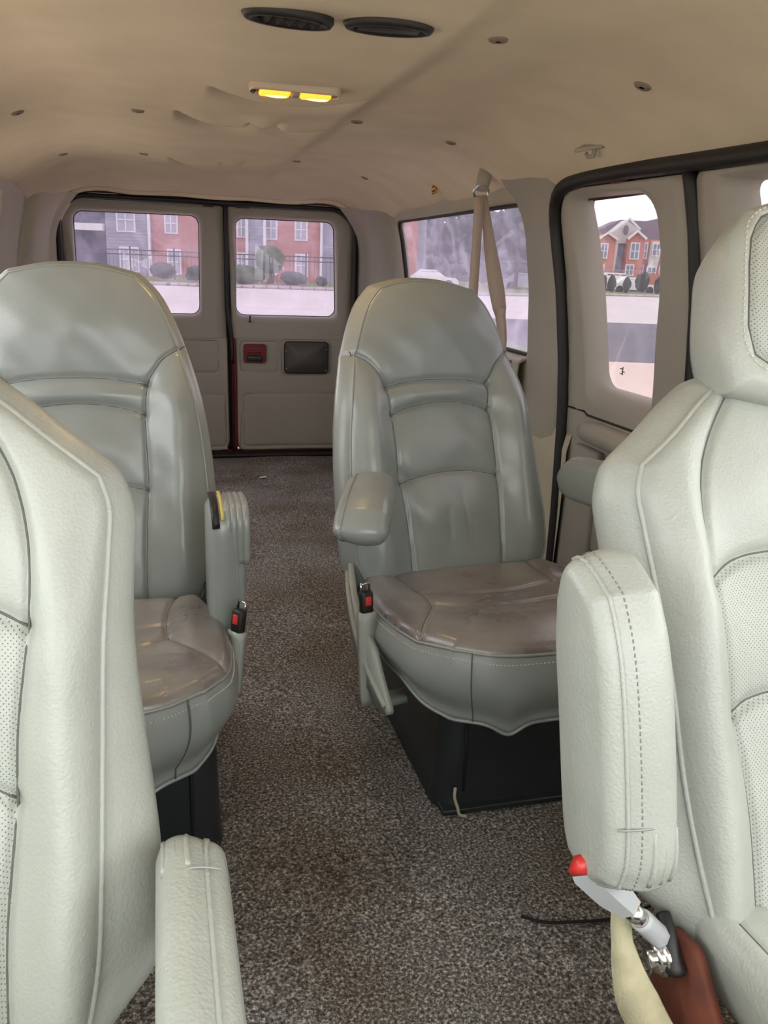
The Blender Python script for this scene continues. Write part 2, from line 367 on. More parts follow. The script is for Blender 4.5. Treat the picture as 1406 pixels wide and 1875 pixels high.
# floor
mb = MB(); ny, nx = 60, 24; vs = []; fs = []
for j in range(ny+1):
    for i in range(nx+1):
        x = XC-.9+1.8*i/nx; y = YF+(YR+.02-YF)*j/ny
        vs.append((x, y, .004*math.sin(x*9+y*2)*math.sin(y*3.1)*(1 if abs(x-XC) < .8 else 0)-.004))
for j in range(ny):
    for i in range(nx): a = j*(nx+1)+i; fs.append((a, a+1, a+nx+2, a+nx+1))
mb.add(vs, fs); floor = struct(mb.build('floor', M['carpet']))
mb = MB().box((XC, (YF+YR)/2, -.06), (1.86, YR-YF+.1, .08), .01); struct(mb.build('trim_1', M['darkred']))
# ceiling
def sstep(x, a, b): t = np.clip((x-a)/(b-a), 0, 1); return t*t*(3-2*t)
def ceil_z(x, y):
    u = x-XC; au = np.abs(u)
    z = 1.368-.006*(au/.5)**2-.118*np.clip((au-.45)/.33, 0, 1.2)**2.1
    duct = (1-sstep(u, .17, .245))*sstep(u, -.62, -.12)*sstep(y, .3, .9)
    z = z-.024*duct
    rear = sstep(y, 3.72, 4.22)
    z = z-(.082-.028*duct+.0)*rear*(1-.45*sstep(au, .35, .7))
    # sagging lips and hollows of the loose headliner
    def lip(y0, x0, x1, bow, d, L):
        xm = (x0+x1)/2; hw = (x1-x0)/2; xx = np.clip(1-((x-xm)/hw)**2, 0, 1); yy = y0+bow*xx
        return d*xx*(sstep(y, yy-.008, yy+.012)*(1-sstep(y, yy+.02, yy+L))-.25*sstep(y, yy-.14, yy-.01)*(1-sstep(y, yy-.01, yy+.006)))
    z = z+lip(2.30, .06, .33, .10, .07, .24)+lip(2.32, .24, .50, .08, .06, .24)+lip(3.32, .06, .33, .10, .07, .26)+lip(3.32, .24, .48, .08, .06, .26)+lip(1.95, .12, .47, .06, .05, .2)
    z = z+.0035*np.sin(x*7+1.3*y)*np.sin(y*4.1)+.002*np.sin(x*17-y*3)
    # belt anchor dimples near the right edge
    for (px, py, rr, dd) in ((1.0, 2.6, .09, .012), (1.02, 3.2, .09, .012), (.93, 1.93, .07, .006)):
        z = z+dd*np.exp(-((x-px)**2+(y-py)**2)/(rr*rr))
    return z
mb = MB(); nx, ny = 150, 760; xs = np.linspace(XC-.79, XC+.79, nx+1); ys = np.linspace(-.15, YR, ny+1); Xg, Yg = np.meshgrid(xs, ys); Zg = ceil_z(Xg, Yg)
fs = [(j*(nx+1)+i, (j+1)*(nx+1)+i, (j+1)*(nx+1)+i+1, j*(nx+1)+i+1) for j in range(ny) for i in range(nx)]
mb.add(list(zip(Xg.ravel(), Yg.ravel(), Zg.ravel())), fs); ceiling = struct(mb.build('ceiling', M['head']))
mb = MB().box((XC, (YR-.15)/2, 1.425), (1.66, YR+.3, .05), .02); struct(mb.build('trim_2', M['darkred']))
def cz(x, y): return float(ceil_z(np.array([x]), np.array([y]))[0])

# side walls: quarter panel, pillar, doors, front
def side(sg, nm):
    mp = wallmap(sg); q = lambda y0, y1, z0, z1: [(y0, z0), (y1, z0), (y1, z1), (y0, z1)]
    def flip(mb_):
        if sg < 0: mb_.f = [f[::-1] for f in mb_.f]
        return mb_
    # rear quarter wall with its long window
    ye = 3.93 if sg > 0 else 3.42
    mb = ring_panel(rpoly(q(2.46, 4.37, .55, 1.265), .005), rpoly(q(2.50, ye, .735, 1.195), [.05, .06, .04, .03]), mp, depth=.03, flare=.035, back=.07)
    lo = MB(); vs = []; zz = np.linspace(-.01, .55, 12); yy = np.linspace(2.15, 4.37, 30); fs = []
    for z in zz:
        for y in yy: vs.append(mp(y, z, -.012 if z < .53 else 0))
    for j in range(11):
        for i in range(29): a = j*30+i; fs.append((a, a+1, a+31, a+30))
    mb.add(vs, fs)
    return flip(mb), flip
for sg, nm in ((1, 'wall_right'), (-1, 'wall_left')):
    mb, flip = side(sg, nm); w = struct(mb.build(nm, M['beige']))
    mp = wallmap(sg)
    ye = 3.93 if sg > 0 else 3.42
    g = fill_poly(rpoly([(2.47, .71), (ye+.04, .71), (ye+.04, 1.215), (2.47, 1.215)], .05), mp, .036, thick=.004)
    gl = struct(g.build('window_3' if sg > 0 else 'window_4', M['haze'] if sg > 0 else M['side']))
    mb = MB(); mb.tube([mp(y, z, .022) for y, z in rpoly([(2.5, .735), (ye, .735), (ye, 1.195), (2.5, 1.195)], [.05, .06, .04, .03])], .009, 6, closed=True)
    mb.build('window_seal', M['seal'], gl)
def cpillar(sg):      # pillar trim between quarter window and side door, widening at its top
    mp = wallmap(sg); mb = MB(); zz = np.linspace(.5, 1.315, 34); vs = []; fs = []; prof = [(0, .05), (0, .006), (.03, -.006), (.3, -.012), (.6, -.012), (.9, -.006), (1, .006), (1, .05)]
    for z in zz:
        t = max(0, (z-1.05)/.26); y0 = 2.245+.01*math.sin(z*3); y1 = 2.50+.0*t+.14*max(0, (z-1.1)/.2)**2*1.0
        for u, o in prof: vs.append(mp(y0+(y1-y0)*u, z, o-.02*max(0, (z-1.2)/.1)))
    k = len(prof)
    for j in range(len(zz)-1):
        for i in range(k-1): fs.append((j*k+i, j*k+i+1, j*k+k+i+1, j*k+k+i))
    if sg < 0: fs = [f[::-1] for f in fs]
    return mb.add(vs, fs)
struct(cpillar(1).build('trim_3', M['trim'])); struct(cpillar(-1).build('trim_4', M['beige']))
# belt-line ledge below the quarter window with the belt slot
mb = MB(); mp = wallmap(1)
prof = [(.728, .03), (.722, -.012), (.712, -.028), (.66, -.034), (.625, -.03), (.605, -.018), (.6, 0)]
yy = np.linspace(2.5, 4.2, 20); vs = [mp(y, z, o) for y in yy for z, o in prof]; k = len(prof)
fs = [(j*k+i, j*k+i+1, j*k+k+i+1, j*k+k+i) for j in range(len(yy)-1) for i in range(k-1)]
mb.add(vs, fs); mb.tube([mp(2.5, z, o) for z, o in prof], .006, 6)
led = struct(mb.build('trim_5', M['trim']))
mb = MB().box((XC+WX(.70)-.029, 2.60, .698), (.02, .1, .034), .012); mb.build('belt_slot', M['slot'], led)

# D pillar covers at the rear corners
def dpillar(sg, nm):
    mb = MB(); zz = np.linspace(-.01, 1.262, 30); vs = []; fs = []
    for z in zz:
        zt = max(0, (z-1.02)/.24); hx = .725-.11*zt**2.2; wx = WX(z)
        prof = [(wx+.01, 3.93), (wx-.025, 3.95), (wx-.055, 4.02), (wx-.085, 4.15), ((hx+wx)/2-.03, 4.245), (hx+.03, 4.29), (hx+.005, 4.31), (hx, 4.34), (hx, 4.40)]
        for x, y in prof: vs.append((XC+sg*x, y, z))
    k = len(prof)
    for j in range(len(zz)-1):
        for i in range(k-1): fs.append((j*k+i, j*k+i+1, j*k+k+i+1, j*k+k+i))
    if sg > 0: fs = [f[::-1] for f in fs]
    o = MB().add(vs, fs).build(nm, M['trim'] if sg > 0 else M['beige']); struct(o)
    bm = bmesh.new(); bm.from_mesh(o.data); bmesh.ops.recalc_face_normals(bm, faces=bm.faces); bm.to_mesh(o.data); bm.free()
dpillar(1, 'trim_6'); dpillar(-1, 'trim_7')
# rear header under the roof end
mb = MB()
mb.tube([(XC+u, 4.315, cz(XC+u, 4.31)-.006) for u in np.linspace(-.68, .68, 30)], .012, 8); struct(mb.build('trim_8', M['head']))

# rear opening: red body frame and black seal
fr = rpoly([(XC-.72, .0), (XC+.71, .0), (XC+.71, 1.262), (XC-.72, 1.262)], [.02, .02, .14, .14])
mb = MB(); vs = []; fs = []; n = len(fr); c = fr.mean(0)
for sc, y in ((1.0, 4.33), (1.0, 4.39), (1.035, 4.40), (1.09, 4.40)):
    for p in fr: q = c+(p-c)*sc; vs.append((q[0], y, q[1]))
for k in range(3):
    for q in range(n): fs.append((k*n+q, (k+1)*n+q, (k+1)*n+(q+1) % n, k*n+(q+1) % n))
mb.add(vs, fs); mb.box((XC+.058, 4.425, .63), (.085, .01, 1.26), .002); mb.box((XC, 4.425, 1.25), (1.42, .01, .06), .002); mb.box((XC-.72, 4.425, .63), (.1, .01, 1.26), .002); mb.box((XC+.72, 4.425, .63), (.1, .01, 1.26), .002); mb.box((XC, 4.44, .012), (1.5, .1, .03), .002)  # boxes added as backing where light leaked at the door gaps
struct(mb.build('trim_9', M['darkred']))
mb = MB(); mb.tube([(p[0], 4.335, p[1]) for p in [c+(q-c)*.992 for q in fr]], .013, 8, closed=True); struct(mb.build('trim_10', M['seal']))

def rear_door(nm, outer, orad, hole, trim, emb, glassm):
    rm = lambda a, b, o: (a, YR+.012+o, b)
    d = ring_panel(rpoly(outer, orad), rpoly(hole, [.045, .045, .045, .045]), rm, depth=.045, flare=.045, back=.05, edge=.01)
    d = struct(d.build(nm, M['trim']))
    g = fill_poly(rpoly([(hole[0][0]-.015, hole[0][1]-.015), (hole[1][0]+.015, hole[1][1]-.015), (hole[2][0]+.015, hole[2][1]+.015), (hole[3][0]-.015, hole[3][1]+.015)], .05), rm, .058)
    g.build('window_pane', glassm, d)
    mb = MB(); mb.tube([rm(p[0], p[1], .05) for p in rpoly(hole, [.045]*4)], .004, 6, closed=True); mb.build('window_gasket', M['seal'], d)
    # raised lower trim panel with embossed frames
    (x0, z0), (x1, z1) = trim
    L = [(x0, z0+.04), (x0, (z0+z1)/2), (x0, z1)]; R = [(x1, z0+.04), (x1, (z0+z1)/2), (x1, z1)]
    B = [(x0, z0+.04), (x0+.012, z0+.012), (x0+.04, z0), ((x0+x1)/2, z0), (x1-.04, z0), (x1-.012, z0+.012), (x1, z0+.04)]; T = [(x0, z1), ((x0+x1)/2, z1), (x1, z1)]
    seams = []
    for (a0, b0), (a1, b1) in emb:
        e = rpoly([(a0, b0), (a1, b0), (a1, b1), (a0, b1)], .022, 5, 6); seams.append((np.vstack([e, e[:1]]), .004, .0035))
    p = Pad.__new__(Pad)
    Pad.__init__(p, L, R, B, T, 110, 110, .006, .012, lambda A, B_, h: (A, YR+.004-h-0*A, B_), [], None, side=0, K=2)
    p.seams = [(s_, dd, ww) for s_, dd, ww in seams]; p.H = p.height(p.A, p.B)
    for s_, dd, ww in p.seams: 
        h = p.height(s_[:, 0], s_[:, 1]); p.mb.tube([(a, YR+.0042-hh, b) for a, b, hh in zip(s_[:, 0], s_[:, 1], h)], .0016, 5, 1)
    p.build('lower_trim_panel', [M['trim'], M['cover']], d)
    return d
dl = rear_door('door_1', [(-.425, .02), (.345, .02), (.325, 1.243), (-.425, 1.243)], [.03, .06, .015, .1],
               [(-.373, .722), (.208, .722), (.212, 1.197), (-.373, 1.192)], ((-.42, .028), (.338, .612)), [((-.3, .437), (.29, .598)), ((-.38, .05), (.325, .322))], M['tint'])
dr = rear_door('door_2', [(.375, .02), (.982, .02), (.982, 1.243), (.347, 1.243)], [.06, .03, .1, .015],
               [(.386, .724), (.905, .724), (.888, 1.198), (.386, 1.196)], ((.385, .028), (.975, .612)), [((.402, .44), (.6, .598)), ((.418, .05), (.93, .328)), ((.614, .43), (.868, .61))], M['tint'])
# seal between the doors, bending at the belt line
seamx = [(.337, 1.25), (.337, 1.0), (.338, .78), (.345, .70), (.355, .63), (.36, .5), (.361, .02)]
pp = catmull([(x, z) for x, z in seamx], 50)
mb = MB(); mb.tube([(x, YR-.002, z) for x, z in pp if z > .48], .011, 8); mb.tube([(x+.002, YR+.006, z) for x, z in pp if z <= .50], .007, 8)
mb.build('door_seal', M['seal'], dl)
mb = MB(); mb.tube([(x+.014, YR+.008, z) for x, z in pp if z <= .62], .0085, 8); mb.build('door_edge', M['red'], dr)
# red pull pocket, cover plate, lock knob, latches
mb = MB(); hp = rpoly([(.417, .49), (.532, .49), (.532, .584), (.417, .584)], .014, 5, 4)
vs = []; n = len(hp); c = hp.mean(0)
for o, s_ in ((-.010, 1.03), (-.011, 1.0), (.03, .93), (.035, .5)):
    for p_ in hp: q = c+(p_-c)*s_; vs.append((q[0], YR+o, q[1]))
fs = [(k*n+q, k*n+(q+1) % n, (k+1)*n+(q+1) % n, (k+1)*n+q) for k in range(3) for q in range(n)]+[tuple(3*n+q for q in range(n))]
pk = mb.add(vs, fs).build('handle_pocket', M['red'], dr)
MB().add([(p_[0], YR-.0035, p_[1]) for p_ in (c+(hp-c)*1.0)], [tuple(range(n))]).build('pocket_liner', M['red'], pk)
h_ = MB().box((.474, YR-.008, .512), (.08, .02, .032), .008); h_.build('pull_handle', M['black'], pk)
MB().box((.474, YR-.009, .545), (.074, .014, .014), .006).build('handle_lever', M['red'], pk)
p_ = rpoly([(.627, .438), (.857, .438), (.857, .6), (.627, .6)], .02, 6, 4)
cv = fill_poly(p_, lambda a, b, o: (a, YR-.002+o, b), -.012, thick=.012).build('cover_plate', M['cover'], dr)
mb = MB(); mb.tube([(q[0], YR-.0135, q[1]) for q in p_], .003, 6, closed=True); mb.build('cover_rim', M['vent'], cv)
mb = MB()
for q in ((.637, .55), (.637, .46), (.847, .56), (.847, .452)): mb.ball((q[0], YR-.015, q[1]), (.004, .003, .004), u=8, v=6)
mb.build('screw', M['chrome'], cv)
mb = MB(); mb.cyl((.452, YR-.004, .698), (.452, YR-.004, .722), .0035); mb.cyl((.452, YR-.004, .694), (.452, YR-.004, .699), .008); mb.ball((.452, YR-.004, .722), (.005, .005, .004)); mb.build('lock_knob', M['vent'], dr)
mb = MB().box((.255, YR-.01, 1.242), (.05, .03, .012), .003); mb.build('upper_latch', M['darkred'], dl)
mb = MB().box((.42, YR-.01, 1.245), (.07, .03, .012), .003); mb.build('upper_latch', M['darkred'], dr)

# right side doors
mp = wallmap(1)
def side_door(nm, outer, orad, hole, hrad, dep=.055, flare=.06):
    d = struct(ring_panel(rpoly(outer, orad), rpoly(hole, hrad), mp, depth=dep, flare=flare, back=.07, edge=.012, steps=12).build(nm, M['trim']))
    cc = rpoly(hole, hrad); c = cc.mean(0)
    fill_poly(c+(cc-c)*1.08, mp, dep+.014).build('window_pane', M['tintc'], d)
    return d
ds = side_door('door_3', [(1.632, .02), (2.165, .02), (2.245, 1.213), (1.640, 1.206)], [.03, .05, .09, .02], [(1.77, .70), (2.085, .70), (2.165, 1.19), (1.80, 1.185)], [.05, .06, .02, .09])
df = side_door('door_4', [(.99, .02), (1.605, .02), (1.608, 1.206), (.99, 1.2)], [.03, .03, .02, .03], [(1.12, .74), (1.44, .74), (1.50, 1.185), (1.12, 1.185)], [.05, .05, .02, .05])
# seals: door opening and the split
op = catmull([(2.16, .0), (2.185, .35), (2.215, .7), (2.25, 1.0), (2.258, 1.13), (2.215, 1.205), (2.10, 1.227), (1.9, 1.23), (1.5, 1.222), (1.0, 1.212), (.9, 1.205)], 90)
mb = MB(); mb.tube([mp(y, z, -.006) for y, z in op], .019, 10); struct(mb.build('trim_11', M['seal']))
sp_ = catmull([(1.618, .0), (1.614, .5), (1.612, .8), (1.616, 1.0), (1.624, 1.21)], 40)
mb = MB(); mb.tube([mp(y, z, .0) for y, z in sp_], .016, 10); mb.build('door_seal', M['seal'], ds)
mb = MB().box(mp(1.90, 1.214, -.004), (.02, .06, .012), .003); mb.build('upper_latch', M['darkred'], ds)
mb = MB(); W1 = XC+WX(1.21)  # added backing strips that stop light leaking round the side doors
for y0_, y1_, z0_, z1_ in ((.9, 2.30, 1.185, 1.26), (2.17, 2.30, .0, 1.25), (1.60, 1.74, .0, 1.25)):
    zz = np.linspace(z0_, z1_, 10); vs = []; fs = []
    for z in zz: vs += [mp(y0_, z, .045), mp(y1_, z, .045), mp(y1_, z, .06), mp(y0_, z, .06)]
    for j in range(9):
        for i in range(4): fs.append((j*4+i, j*4+(i+1) % 4, j*4+4+(i+1) % 4, j*4+4+i))
    mb.add(vs, fs)
struct(mb.build('leak_backing', M['darkred']))
# armrest ledge and lower mouldings of the side door
prof = [(.612, .01), (.612, -.02), (.606, -.045), (.588, -.055), (.566, -.05), (.556, -.03), (.55, .0)]
yy = list(np.linspace(1.70, 2.08, 12)); vs = []; k = len(prof)
for j, y in enumerate(yy):
    e = 1-max(0, (y-2.0)/.08)**2*.6
    for z, o in prof: vs.append(mp(y, .585+(z-.585)*e, o*e))
fs = [(j*k+i, j*k+i+1, j*k+k+i+1, j*k+k+i) for j in range(len(yy)-1) for i in range(k-1)]; fs.append(tuple((len(yy)-1)*k+i for i in range(k)))
MB().add(vs, fs).build('armrest', M['trim'], ds)
mb = MB(); mb.box((XC+WX(.5)-.013, 2.02, .36), (.03, .14, .36), .012); mb.box((XC+WX(.5)-.012, 1.83, .40), (.045, .2, .26), .015)
mb.build('lower_moulding', M['trim'], ds)
mb = MB(); mb.tube([mp(y, z, -.001) for y, z in ((2.205, .625), (2.09, .628), (2.07, .62), (1.70, .622))], .0035, 6); mb.build('moulding_seam', M['seal'], ds)
mb = MB()
for (a, b) in ((2.02, .755), (2.012, .748), (2.02, .742)): mb.box(mp(a, b, .064), (.001, .016, .0025), 0)
mb.box(mp(2.015, .75, .064), (.001, .003, .022), 0); mb.build('glass_mark', M['slot'], ds)

# front part: A and B pillars, front door belts, cowl, windscreen, other side
for sg, nm in ((1, 'wall_right'), (-1, 'wall_left')):
    mp_ = wallmap(sg); mb = MB()
    def blk(y0, y1, z0, z1, mb=mb, mp_=mp_):
        zz = np.linspace(z0, z1, 8); vs = []; fs = []
        for z in zz: vs += [mp_(y0, z, .06), mp_(y0, z, 0), mp_(y1, z, 0), mp_(y1, z, .06)]
        for j in range(7):
            for i in range(4): fs.append((j*4+i, j*4+(i+1) % 4, j*4+4+(i+1) % 4, j*4+4+i))
        fs += [(0, 1, 2, 3), (28, 29, 30, 31)]; mb.add(vs, fs)
    blk(YF, .86, -.02, .72); blk(.86, .99, -.02, 1.25); blk(-.25, .86, 1.19, 1.25); blk(.98, 2.5, 1.215, 1.29) if sg > 0 else None
    if sg < 0:
        blk(.98, 1.1, -.02, 1.25); blk(1.1, 2.46, -.02, .74); blk(1.1, 2.5, 1.2, 1.29); blk(2.24, 2.5, .5, 1.26)
    blk(2.45, 4.38, 1.255, 1.31)
    struct(mb.build('trim_12' if sg > 0 else 'trim_13', M['beige'], smooth=False))
    if sg < 0:
        struct(fill_poly(rpoly([(1.1, .73), (2.25, .73), (2.25, 1.21), (1.1, 1.21)], .01), mp_, .03).build('window_5', M['side']))  # unseen window made large and clear for fill light
    struct(fill_poly(rpoly([(-.6, .71), (.87, .71), (.87, 1.2), (-.2, 1.2)], .01), mp_, .03).build('window_6' if sg > 0 else 'window_7', M['clear']))
    mb = MB(); mb.tube([mp_(-.95, .72, .02), mp_(-.25, 1.26, .0)], .035, 8); struct(mb.build('trim_14' if sg > 0 else 'trim_15', M['beige']))
mb = MB().box((XC, YF-.02, .34), (1.8, .06, .78), .02); struct(mb.build('wall_front', M['cover']))
mb = MB(); mb.add([(XC-.86, YF, .72), (XC+.86, YF, .72), (XC+.78, -.2, 1.33), (XC-.78, -.2, 1.33)], [(0, 1, 2, 3)]); struct(mb.build('window_8', M['clear']))

# ------------------------------------------------------------------ seats
def recmap(z0, deg, y0=0):
    s_, c_ = math.sin(math.radians(deg)), math.cos(math.radians(deg))
    return lambda a, b, h: (a, y0+b*s_-h*c_, z0+b*c_+h*s_)
HL = [(-.232, -.03), (-.258, .03), (-.262, .10), (-.256, .2), (-.25, .28), (-.234, .393), (-.202, .512), (-.164, .604), (-.124, .652)]
def mid_backrest(name, parent, rz=0, rec=19):
    ha = [(-.216, .506), (-.172, .478), (-.145, .44), (-.137, .424)]; L = HL
    ins = [(-.137, .424), (-.131, .36), (-.132, .28), (-.132, .21), (-.125, .1), (-.122, -.03)]
    seams = [(ha, .006, .005), (mir(ha), .006, .005), (ins, .007, .005), (mir(ins), .007, .005),
             ([(-.137, .424), (-.07, .434), (0, .437), (.07, .434), (.137, .424)], .008, .006),
             ([(-.131, .36), (-.085, .375), (0, .384), (.085, .375), (.131, .36)], .008, .006),
             ([(-.132, .203), (-.07, .217), (0, .222), (.07, .217), (.132, .203)], .0055, .005),
             ([(-.13, .235), (-.115, .222), (-.10, .207)], .003, .004), ([(-.125, .23), (-.105, .21)], .003, .003)]
    rs = np.random.default_rng(3)
    for q in range(5): x0 = rs.uniform(-.03, .1); y0 = rs.uniform(.04, .14); seams.append(([(x0, y0), (x0-.004, y0+rs.uniform(.03, .07))], .0012, .005))
    def bulge(A, B):
        aa = np.abs(A); bol = .034*np.exp(-((aa-.198)/.042)**2)*sstep(B, -.1, .1)*(1-sstep(B, .36, .5))
        head = .022*np.exp(-(A/.13)**2)*np.exp(-((B-.555)/.075)**2)
        lum = .012*np.exp(-(A/.12)**2)*np.exp(-((B-.13)/.07)**2)+.008*np.exp(-(A/.12)**2)*np.exp(-((B-.29)/.05)**2)+.009*np.exp(-(A/.13)**2)*np.exp(-((B-.402)/.02)**2)
        return bol+head+lum+.0012*np.sin(A*60+B*20)*np.sin(B*43)
    p = Pad(L, mir(L), [(-.232, -.03), (-.12, -.036), (0, -.038), (.12, -.036), (.232, -.03)], [(-.124, .652), (-.06, .667), (0, .671), (.06, .667), (.124, .652)],
            150, 190, .012, .085, recmap(.34, rec), seams, bulge, side=.02, bscale=.97, crown=.012, crownw=.03, K=8)
    p.seamlines(1, .0012)
    o = p.build(name, [M['mid'], M['seam']], parent, rz=rz)
    # piping along the front edge
    e = np.array([(x, y) for x, y in p.out]); c = np.array([0, .32]); d = segdist(e[:, 0], e[:, 1], [(0, .05), (0, .5)])
    def inset(k):
        ta = np.roll(e, -1, 0)-np.roll(e, 1, 0); nn = np.stack([ta[:, 1], -ta[:, 0]], 1)/np.linalg.norm(ta, axis=1, keepdims=True)
        for _ in range(10): nn = (nn+np.roll(nn, 1, 0)+np.roll(nn, -1, 0))/3
        return e-nn*k
    q = inset(.004); h = p.height(q[:, 0], q[:, 1])+.001; x, y, z = p.mapf(q[:, 0], q[:, 1], h)
    mb = MB(); mb.tube(list(zip(x, y, z)), .0026, 6, closed=True); mb.build('piping', M['mid'], o)
    q = inset(-.0); mbs = MB(); m = p.mapf; N = len(q)
    nn = (inset(-1)-e)
    for k in range(0, N, 3):
        a0 = e[k]+nn[k]*.002; a1 = e[(k+1) % N]+nn[(k+1) % N]*.002
        mbs.tube([tuple(float(t) for t in m(a[0], a[1], p.height([a[0]], [a[1]])[0]-.012)) for a in (a0, a1)], .001, 5)
    mbs.build('stitching', M['stitch'], o)
    if rz: pass
    return o
def mid_cushion(name, parent, rz=0, loc=(0, 0, 0)):
    out = [(-.225, .0), (-.252, -.1), (-.263, -.2), (-.264, -.31), (-.25, -.41), (-.212, -.478)]
    L = out[::-1]
    seam_o = [(-.18, -.0), (-.165, -.08), (-.158, -.17), (-.162, -.25), (-.195, -.32), (-.225, -.37), (-.244, -.405)]
    seams = [(seam_o, .005, .005), (mir(seam_o), .005, .005),
             ([(-.16, -.175), (-.07, -.2), (.0, -.205), (.07, -.2), (.16, -.175)], .006, .006),
             ([(-.162, -.25), (-.11, -.288), (0, -.3), (.11, -.288), (.162, -.25)], .006, .006)]
    rs = np.random.default_rng(5)
    for q in range(26):
        x0 = rs.uniform(-.16, .2); y0 = rs.uniform(-.5, -.32); a = rs.uniform(-.6, 2.2); l_ = rs.uniform(.015, .05)
        seams.append(([(x0, y0), (x0+l_*.5*math.cos(a)+.004, y0+l_*.5*math.sin(a)), (x0+l_*math.cos(a), y0+l_*math.sin(a))], .0016, .0028))
    def bulge(A, B): return .012*np.exp(-(A/.17)**2)*np.exp(-((B+.41)/.07)**2)+.006*np.exp(-((np.abs(A)-.21)/.04)**2)-.006*np.exp(-(A/.12)**2)*np.exp(-((B+.2)/.1)**2)
    th = lambda A, B: .13+.035*sstep(-B, .3, .5)+.022*np.exp(-((np.abs(A)-.12)/.03)**2)*sstep(-B, .4, .5)
    p = Pad(L, mir(L), [(-.212, -.478), (-.15, -.512), (-.08, -.528), (0, -.532), (.08, -.528), (.15, -.512), (.212, -.478)], [(-.225, 0), (-.1, .01), (0, .012), (.1, .01), (.225, 0)],
            140, 140, .016, th, lambda a, b, h: (a, b, .345-.10*b+h), seams, bulge, crown=.012, crownw=.03, K=14, bscale=.80,
            sidef=lambda t: .028*math.sin(PI*min(1, t*1.15))+.03*t*t)
    p.fm[:] = 1
    p.region(seam_o+[(-.3, -.41), (-.32, 0)], 1)
    p.seams_thin = p.seams[:4]; full = p.seams; p.seams = full[:4]
    for pth, dep, w in full[:4]:
        h = np.zeros(len(pth)); p.seams = full; h = p.height(pth[:, 0], pth[:, 1]); x, y, z = p.mapf(pth[:, 0], pth[:, 1], h); p.mb.tube(list(zip(x, y, z)), .0012, 5, 2)
    p.seams = full
    o = p.build(name, [M['mid'], M['midseat'], M['seam']], parent, rz=rz, loc=loc)
    # piping, front corner seams on the skirt, stitches below the piping
    e = p.out; h = p.height(e[:, 0], e[:, 1]); x, y, z = p.mapf(e[:, 0], e[:, 1], h+.004)
    MB().tube(list(zip(x*.996, y*.998, z)), .0028, 6, closed=True).build('piping', M['mid'], o)
    ca, cb = p.A.mean(), p.B.mean()
    mbs = MB(); mst = MB()
    def skirt(a, b, t):
        tn = float(th(np.array([a]), np.array([b]))[0]); sc = 1+(-.20)*t; sb = p.sidef(t)
        v = np.array([a-ca, b-cb]); r_ = p.out; i = np.argmin(np.hypot(r_[:, 0]-a, r_[:, 1]-b)); tg = r_[(i+1) % len(r_)]-r_[i-1]; nn = np.array([tg[1], -tg[0]])/np.linalg.norm(tg)
        A_ = ca+v[0]*sc+nn[0]*sb; B_ = cb+v[1]*sc+nn[1]*sb; hh = float(p.height([a], [b])[0])*(1-t)-tn*t
        q = p.mapf(A_, B_, hh); return (q[0]+nn[0]*.0005, q[1]+nn[1]*.0005, q[2])
    for a, b in ((-.185, -.496), (.185, -.496)): MB().tube([skirt(a, b, t) for t in np.linspace(.02, 1, 16)], .0014, 5).build('skirt_seam', M['seam'], o)
    k = 0
    for i in range(0, len(e), 2):
        if e[i, 1] < -.1:
            a = skirt(e[i, 0], e[i, 1], .075); b = skirt(e[(i+1) % len(e), 0], e[(i+1) % len(e), 1], .075); mst.tube([a, b], .001, 4)
    mst.build('stitching', M['stitch'], o)
    hem = [skirt(q[0], q[1], 1.0) for q in e if q[1] < -.05 or True]
    MB().tube(hem[::2], .0035, 5, closed=True).build('hem', M['mid'], o)
    return o
def armpad(name, parent, mapf, Ln=.32, wd=.1, th=.07, mats=None, cap=None, nose=.5, res=60):
    """upholstered arm: side outline along a (0..Ln), across b (0..wd), thickness th"""
    L = [(.012, .012), (.0, wd*.5), (.012, wd-.015)]; R = [(Ln-.04, .008), (Ln-.008, wd*.25), (Ln, wd*.5), (Ln-.03, wd-.014)]
    B = [(.012, .012), (.05, 0), (Ln*.5, 0), (Ln-.09, 0), (Ln-.04, .008)]; T = [(.012, wd-.015), (.05, wd), (Ln*.5, wd+.004), (Ln-.08, wd), (Ln-.03, wd-.014)]
    p = Pad(L, R, B, T, res, 30, .016, th, mapf, [], lambda A, B_: .004*np.exp(-((B_-wd/2)/(.4*wd))**2), side=.006, K=12, crown=.003, crownw=.02)
    # mirrored rounding on the far face
    o_h = p.sidef
    p.sidef = lambda t: .008*math.sin(PI*t)-.012*max(0, (t-.78)/.22)**2
    o = p.build(name, mats or M['mid'], parent)
    e = p.out; h = p.height(e[:, 0], e[:, 1])+.001; x, y, z = p.mapf(e[:, 0], e[:, 1], h); MB().tube(list(zip(x, y, z)), .0024, 6, closed=True).build('piping', (mats or M['mid']), o)
    return o, p
